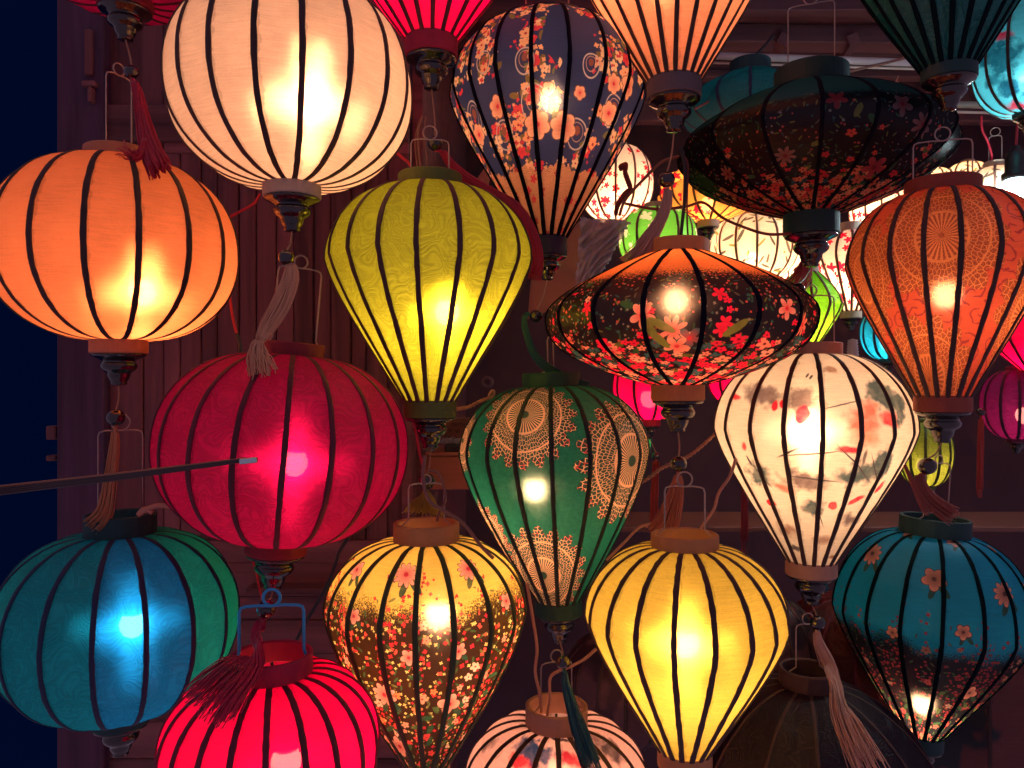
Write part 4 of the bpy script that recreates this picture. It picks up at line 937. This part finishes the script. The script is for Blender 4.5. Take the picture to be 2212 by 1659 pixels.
Lantern('cream lantern with painted bamboo at the right edge beside the wire hook', 2150, 364, 440, 530, 100, 25, 22, 2.0, n=12, mat=WBAM, watt=6, lamp='white', ring_h=(14, 10), **kw).bail(.55, 62, 0, 9)
Lantern('bright white lantern glimpsed between the unlit saucer and the orange batik one', 1905, 408, 455, 510, 70, 22, 20, 2.5, n=12, mat=WB, watt=6, lamp='white', ring_h=(8, 8), **kw)
Lantern('white lantern tip glimpsed above the ring of the orange batik one', 2010, 366, 410, 460, 58, 18, 16, 2.7, n=12, mat=WBAM, watt=6, lamp='white', ring_h=(8, 8), **kw)
Lantern('far white blossom lantern low between the bamboo lantern and the unlit saucer finial', 1702, 520, 566, 618, 56, 16, 14, 2.7, n=12, mat=WB, watt=4.5, lamp='white', ring_h=(6, 6), **kw)
Lantern('far amber lantern tucked under the left rim of the unlit saucer', 1478, 372, 400, 436, 50, 14, 12, 2.8, n=12, mat=YB, watt=3.0, lamp='warm', ring_h=(6, 6), **kw)
Lantern('far white bamboo lantern right of the ring of the orange batik one', 2090, 352, 392, 440, 54, 15, 13, 2.8, n=12, mat=WBAM, watt=5.0, lamp='white', ring_h=(6, 6), **kw)
LG = silk('bright_lime_silk', (0.22, 0.72, 0.03), clear=.03, star=.02, crinkle=.4)
Lantern('bright lime lantern behind the right tip of the lit black saucer', 1742, 588, 660, 752, 78, 26, 22, 1.78, up='saucer', lo='balloon', n=12, ph=9, mat=LG, watt=2.0, lamp='white', ring_h=(10, 10), **kw)
k2 = dict(kw); k2['ringmat'] = ringcloth('teal', (0.004, 0.05, 0.06)); k2['ribmat'] = RIB_BLUE
Lantern('small teal lantern peeking out behind the orange batik one', 1920, 664, 718, 776, 62, 22, 20, 1.8, n=12, mat=silk('flat_teal_silk', (0.01, 0.3, 0.36), clear=.02, star=0), watt=.9, lamp='cool', ring_h=(8, 8), **k2)
k3 = dict(kw); k3['ringmat'] = ringcloth('scarlet', (0.5, 0.01, 0.06)); k3['ribmat'] = RED_RIB
r1 = Lantern('small scarlet lantern below the left half of the lit saucer', 1402, 768, 832, 906, 78, 26, 24, 1.75, n=10, ph=12, mat=HOTR, watt=1.3, lamp='rose', ring_h=(10, 14), **k3)
r1.tassel((1417, 985), [(1416, 997), (1415, 1030), (1413, 1070), (1411, 1150)], (0.72, 0.06, 0.03), 'vermilion', n=50, width=(8, 9, 10), bead_r=9)
r2 = Lantern('small scarlet lantern below the right half of the lit saucer', 1592, 752, 812, 872, 66, 24, 22, 1.85, n=10, ph=3, mat=HOTR, watt=1.0, lamp='rose', ring_h=(10, 12), **k3)
r2.tassel((1607, 915), [(1607, 930), (1606, 990), (1607, 1090), (1607, 1195)], (0.45, 0.008, 0.03), 'dark_red', n=50, width=(8, 9, 9), bead_r=8)
Lantern('dim jade lantern showing at the right side of the mandala lantern', 1366, 890, 944, 1000, 44, 18, 16, 1.8, n=10, mat=silk('jade_silk', (0.01, 0.35, 0.16), clear=.02, star=0), watt=.6, lamp='white', ring_h=(8, 8), **k2)
k4 = dict(kw); k4['ringmat'] = ringcloth('moss', (0.09, 0.12, 0.02)); k4['ribmat'] = plain('rib_moss', (0.04, 0.06, 0.015), .7)
Lantern('dim olive green lantern between the lotus and the teal ones', 1998, 912, 975, 1048, 60, 24, 22, 1.9, n=12, mat=silk('olive_silk', (0.3, 0.42, 0.06), clear=.02, star=0), watt=.75, lamp='white', ring_h=(8, 8), **k4)
k5 = dict(kw); k5['ringmat'] = ringcloth('plum', (0.1, 0.01, 0.05)); k5['ribmat'] = plain('rib_plum', (0.03, 0.004, 0.03), .7)
pu = Lantern('purple silk lantern at the right edge below the orange batik one', 2196, 800, 872, 948, 80, 24, 22, 1.75, n=12, ph=5, mat=silk('purple_silk', (0.3, 0.015, 0.24), clear=.12, star=.05), watt=.5, bulb=(2214, 896), lamp='rose', ring_h=(8, 8), **k5)
r3 = Lantern('scarlet lantern cut by the right edge behind the orange batik one', 2236, 640, 726, 806, 108, 26, 24, 1.7, up='balloon', lo='balloon', n=12, mat=HOTR, watt=1.2, lamp='rose', ring_h=(8, 10), **k3)
r3.tassel((2119, 890), [(2119, 906), (2118, 950), (2117, 1010), (2116, 1075)], (0.7, 0.12, 0.06), 'vermilion', n=50, width=(6, 7, 7), bead_r=9, cord=False)
tr_blobs = [(2150, 110, 60, 40, .3, (0.01, 0.15, 0.2), .4, .5), (2190, 180, 50, 24, .4, (0.01, 0.12, 0.18), .5, .5), (2160, 60, 30, 14, .3, RD, .4, .3), (2200, 225, 40, 16, .4, RD, .4, .4), (2140, 160, 30, 16, 0, (0.02, 0.2, 0.25), .5, .5)]
TR = Lantern('turquoise and white painted lantern cut by the top right corner', 2222, 10, 132, 246, 124, 40, 34, 1.62, n=14, ph=7, mat=lotus(tr_blobs, 'turquoise_painted_silk', (0.14, 0.7, 0.75)), watt=.9, lamp='cool', nz=16, ring_h=(8, 8), rib_w=.006, ringmat=ringcloth('teal', (0.004, 0.05, 0.06)), top_group='small lanterns deeper in the shop')
TS = Lantern('unlit teal saucer lantern behind the peach cone', 1620, 160, 232, 300, 150, 44, 40, 2.0, up='saucer', lo='saucer', n=14, mat=silk('unlit_teal_silk', (0.006, 0.16, 0.18), clear=.02, star=0), watt=.35, lamp='cool', ring_h=(26, 14), ringmat=ringcloth('teal', (0.004, 0.05, 0.06)), ribmat=RIB_BLUE, nz=14, detail=False, top_group='small lanterns deeper in the shop')
# unlit cloth lanterns low in the background
def leafcloth(name, a, b):
    g = G(name); col = a; u, v = g.uv()
    n1 = g.noise(g.vec(u, v), 9.0, 2.0); col = g.mix(g.m('MULTIPLY', n1 - .45, 12.0, clamp=True), a, b)
    return g.finish_silk(col, clear=.0, star=0, crinkle=.15, weave=.2)
Lantern('large unlit lantern with blurred salmon leaves behind the teal floral one', 2120, 1330, 1540, 1760, 270, 70, 60, 2.0, n=14, ph=3, mat=leafcloth('salmon_leaf_cotton', (0.36, 0.12, 0.11), (0.06, 0.08, 0.1)), watt=0, ring_h=(10, 10), ringmat=DKS, nz=16, detail=False, top_group='unlit lanterns low in the background')
Lantern('unlit dark red lantern in the gap left of the teal floral one', 1840, 1290, 1450, 1640, 180, 40, 40, 1.78, n=14, ph=3, mat=silk('unlit_red_silk', (0.16, 0.012, 0.02), clear=.01, star=0), watt=0, ring_h=(10, 10), ringmat=DKS, ribmat=RED_RIB, nz=16, detail=False, top_group='unlit lanterns low in the background')
Lantern('unlit grey and pink leaf print lantern in the gap between the mandala and yellow ones', 1345, 1370, 1480, 1600, 130, 40, 34, 1.75, n=14, ph=3, mat=leafcloth('grey_leaf_cotton', (0.3, 0.14, 0.15), (0.11, 0.05, 0.07)), watt=0, ring_h=(10, 10), ringmat=DKS, nz=16, detail=False, top_group='unlit lanterns low in the background')
Lantern('unlit grey leaf print lantern in the gap between the yellow and dark brown ones', 1650, 1290, 1420, 1560, 120, 36, 30, 1.72, n=14, ph=3, mat=leafcloth('grey_leaf_cotton_b', (0.26, 0.12, 0.12), (0.09, 0.06, 0.08)), watt=0, ring_h=(10, 10), ringmat=DKS, nz=16, detail=False, top_group='unlit lanterns low in the background')

# ------------------------------------------------------------------ cords, wires and the stick in front
CORDM = {'tan': plain('cord_tan', (0.5, 0.24, 0.16), .6), 'red': plain('cord_red', (0.5, 0.015, 0.04), .55), 'black': plain('cord_black', (0.012, 0.01, 0.016), .5), 'maroon': plain('cord_maroon', (0.16, 0.02, 0.02), .5), 'brown': plain('cord_brown', (0.2, 0.09, 0.07), .6)}
def cord(label, pts, d, col, r=.0022, twist=False, name='electric_cord'):
    pp = [P(x, y, d + (dd[0] if dd else 0)) for (x, y, *dd) in pts]; path = smoothpath(pp, 8 if not twist else 14); vs = []; fs = []
    if not twist: tube(path, r, 7, vs, fs)
    else:
        for ph in (0, PI):
            q = []
            for i, p in enumerate(path):
                a = i * .85 + ph; q.append(p + Vector((0, math.cos(a) * r * .95, math.sin(a) * r * .95)))
            tube(q, r * .95, 6, vs, fs)
    return tag(mesh(name, vs, fs, CORDM[col]), label, 'cord')
cord('twisted tan cord from the lime lantern ring to a loop by the green lantern', [(986, 884), (1010, 880), (1040, 866), (1062, 858), (1068, 848), (1062, 846), (1056, 856)], 1.36, 'tan', .0022, True)
cord('twisted tan cord crossing behind the bead under the lit saucer', [(1378, 1044), (1396, 1036), (1432, 1010), (1462, 998), (1490, 984), (1520, 960), (1552, 930)], 1.42, 'tan', .0023, True)
cord('tan cord dropping from the lotus lantern to the yellow lantern ring', [(1590, 990), (1576, 1030), (1552, 1066), (1542, 1100), (1520, 1132), (1510, 1150)], 1.3, 'tan', .0028)
cord('tan cord curving behind the top of the yellow lantern', [(1410, 1130), (1380, 1140), (1350, 1170), (1330, 1190), (1310, 1210)], 1.3, 'tan', .0026)
cord('pair of tan wires running down between the floral and mandala lanterns', [(1138, 1260), (1150, 1330), (1160, 1400), (1156, 1450), (1166, 1500), (1170, 1540)], 1.21, 'tan', .0026)
cord('short tan cord looping into the open painted lantern at the bottom', [(1288, 1402), (1262, 1424), (1232, 1440), (1206, 1450), (1188, 1466), (1188, 1510), (1182, 1546)], 1.20, 'tan', .0026)
cord('tan cord draped over the open ring of the yellow floral lantern', [(918, 985), (914, 1030), (926, 1080), (960, 1104), (1000, 1130), (1040, 1180), (1066, 1206)], 1.06, 'brown', .0027)
cord('brown cord looping from the bead into the yellow floral lantern', [(926, 1016), (946, 1022), (958, 1050), (962, 1080), (948, 1110), (944, 1126)], 1.11, 'brown', .002)
cord('thin red cord beside the finial of the lime lantern', [(890, 900), (900, 940), (908, 985), (918, 1022)], 1.2, 'red', .0022)
cord('red cord in the gap right of the cream lantern', [(850, 322), (868, 340), (886, 356), (890, 382)], 1.25, 'red', .0026)
cord('red cord between the orange and cream lanterns', [(494, 470), (520, 456), (548, 440), (562, 418)], 1.3, 'red', .0024)
cord('pair of red wires ending in black tape right of the orange lantern', [(494, 612), (498, 650), (504, 690), (512, 722)], 1.3, 'red', .0026)
cord('black taped cord end right of the orange lantern', [(511, 720), (518, 745), (520, 768)], 1.3, 'black', .0034)
cord('black cord crossing the boards above the scarlet lantern', [(790, 1110), (740, 1180), (724, 1220), (704, 1270), (660, 1345), (632, 1400)], 1.5, 'black', .0036)
cord('red string hanging below the crimson lantern', [(536, 1180), (552, 1230), (560, 1270), (566, 1296)], 1.2, 'red', .0018)
cord('peach ribbon tied at the ring of the blue lantern', [(330, 1108), (312, 1100), (300, 1112), (322, 1098), (350, 1092), (392, 1100), (420, 1108)], 1.16, 'tan', .0042)
cord('black cable rising from the ring of the lit saucer', [(1470, 520), (1474, 480), (1478, 440), (1480, 390), (1478, 350), (1470, 320)], 1.27, 'black', .003)
cord('thin dark wire beside the black cable of the lit saucer', [(1490, 518), (1486, 505), (1484, 440), (1486, 360), (1478, 338)], 1.27, 'maroon', .0016)
cord('maroon cord slung from the black cable towards the unlit saucer', [(1350, 440), (1420, 452), (1482, 446), (1520, 438), (1560, 470), (1610, 492), (1660, 506), (1710, 504)], 1.5, 'maroon', .003)
cord('twisted maroon wires knotted in front of the white blossom lantern', [(1340, 362), (1352, 358), (1350, 372), (1356, 390), (1362, 410), (1350, 420), (1336, 440), (1330, 460)], 1.6, 'maroon', .0045, True)
cord('brown wire arching from the knot to the black cable', [(1338, 466), (1352, 430), (1388, 390), (1430, 350), (1470, 338), (1482, 336)], 1.58, 'brown', .0034)
cord('bundle of tan wires under the scarlet cone', [(914, 250), (904, 290), (906, 340), (914, 378)], 1.26, 'brown', .0022)
cord('second tan wire in the bundle under the scarlet cone', [(920, 252), (916, 300), (922, 345), (924, 378)], 1.262, 'brown', .0018)
cord('third tan wire in the bundle under the scarlet cone', [(909, 256), (898, 300), (900, 345), (906, 378)], 1.264, 'brown', .0018)
cord('red cord from the pipe to the bamboo lantern at the right edge', [(2120, 250), (2122, 280), (2134, 306), (2142, 334), (2143, 348)], 2.0, 'red', .003)
cord('red cord holding the black lamp socket at the right edge', [(2200, 236), (2198, 270), (2195, 320)], 1.8, 'red', .003)
v, f = lathe([(0, .012), (.01, .012), (.013, 0), (.02, -.004), (.023, -.02), (.023, -.05), (.03, -.055), (.03, -.07), (.02, -.072), (0, -.07)], 24)
o = mesh('lamp_socket', v, f, M_SOCK); o.location = P(2194, 326, 1.8); tag(o, 'black lamp socket hanging on a red cord at the right edge', 'lamp socket')
v, f = ball((0, 0, -.092), .022, 18, 10, 1.15); mesh('bulb', v, f, bulbmat('cool_bare', (0.72, 0.95, 1.0), 420), o)
cord('thin white cord tail dangling from the silver pipe', [(1941, 164), (1937, 172), (1934, 182), (1931, 198), (1934, 190), (1940, 176)], 2.1, 'tan', .0014)
cord('dark cable slanting across the silver pipe', [(1566, 170), (1590, 158), (1606, 140), (1640, 112), (1672, 76)], 2.1, 'black', .0045)
cord('thin brown cane leaning across the silver pipe', [(1812, 160), (1870, 146), (1930, 132), (1975, 118)], 2.05, 'brown', .004, name='cane')
cord('thin brown wire slanting into the teal saucer', [(1500, 236), (1560, 205), (1620, 180), (1680, 150)], 1.9, 'brown', .003)
# the long thin stick of split cane poking in from the left edge
st = bpy.data.objects.new('bamboo_stick', None); COL.objects.link(st); st.location = P(-60, 1066, .92)
tag(st, 'long thin dark stick of bound canes poking in from the left edge', 'stick'); si = Matrix.Translation(st.location).inverted()
CANE = plain('dark_cane', (0.05, 0.03, 0.035), .35, grain=((8, 60, 60), .6, .3, .2)); CANE2 = plain('brown_cane', (0.3, 0.12, 0.07), .4)
for i in range(5):
    o0 = (i - 2) * 4.6; o1 = (i - 2) * 2.2
    v, f = tube([P(-60, 1066 + o0, .92), P(250, 1030 + (o0 + o1) / 2, .92), P(530 - i * 3, 994 + o1, .92)], .0016, 8, taper=lambda t: 1 - .35 * t)
    mesh('cane', v, f, CANE2 if i == 0 else CANE, st, si)
v, f = boxv(-.011, .011, -.004, .004, -.0035, .0035, .0012); a0 = P(537, 995, .918)
o = mesh('metal_tip', [Vector(p) @ Matrix.Rotation(.1, 3, 'Y') + a0 for p in v], f, plain('polished_tip', (0.6, 0.75, 0.8), .15, .9), st, si)  # cyan glint put into the tip colour
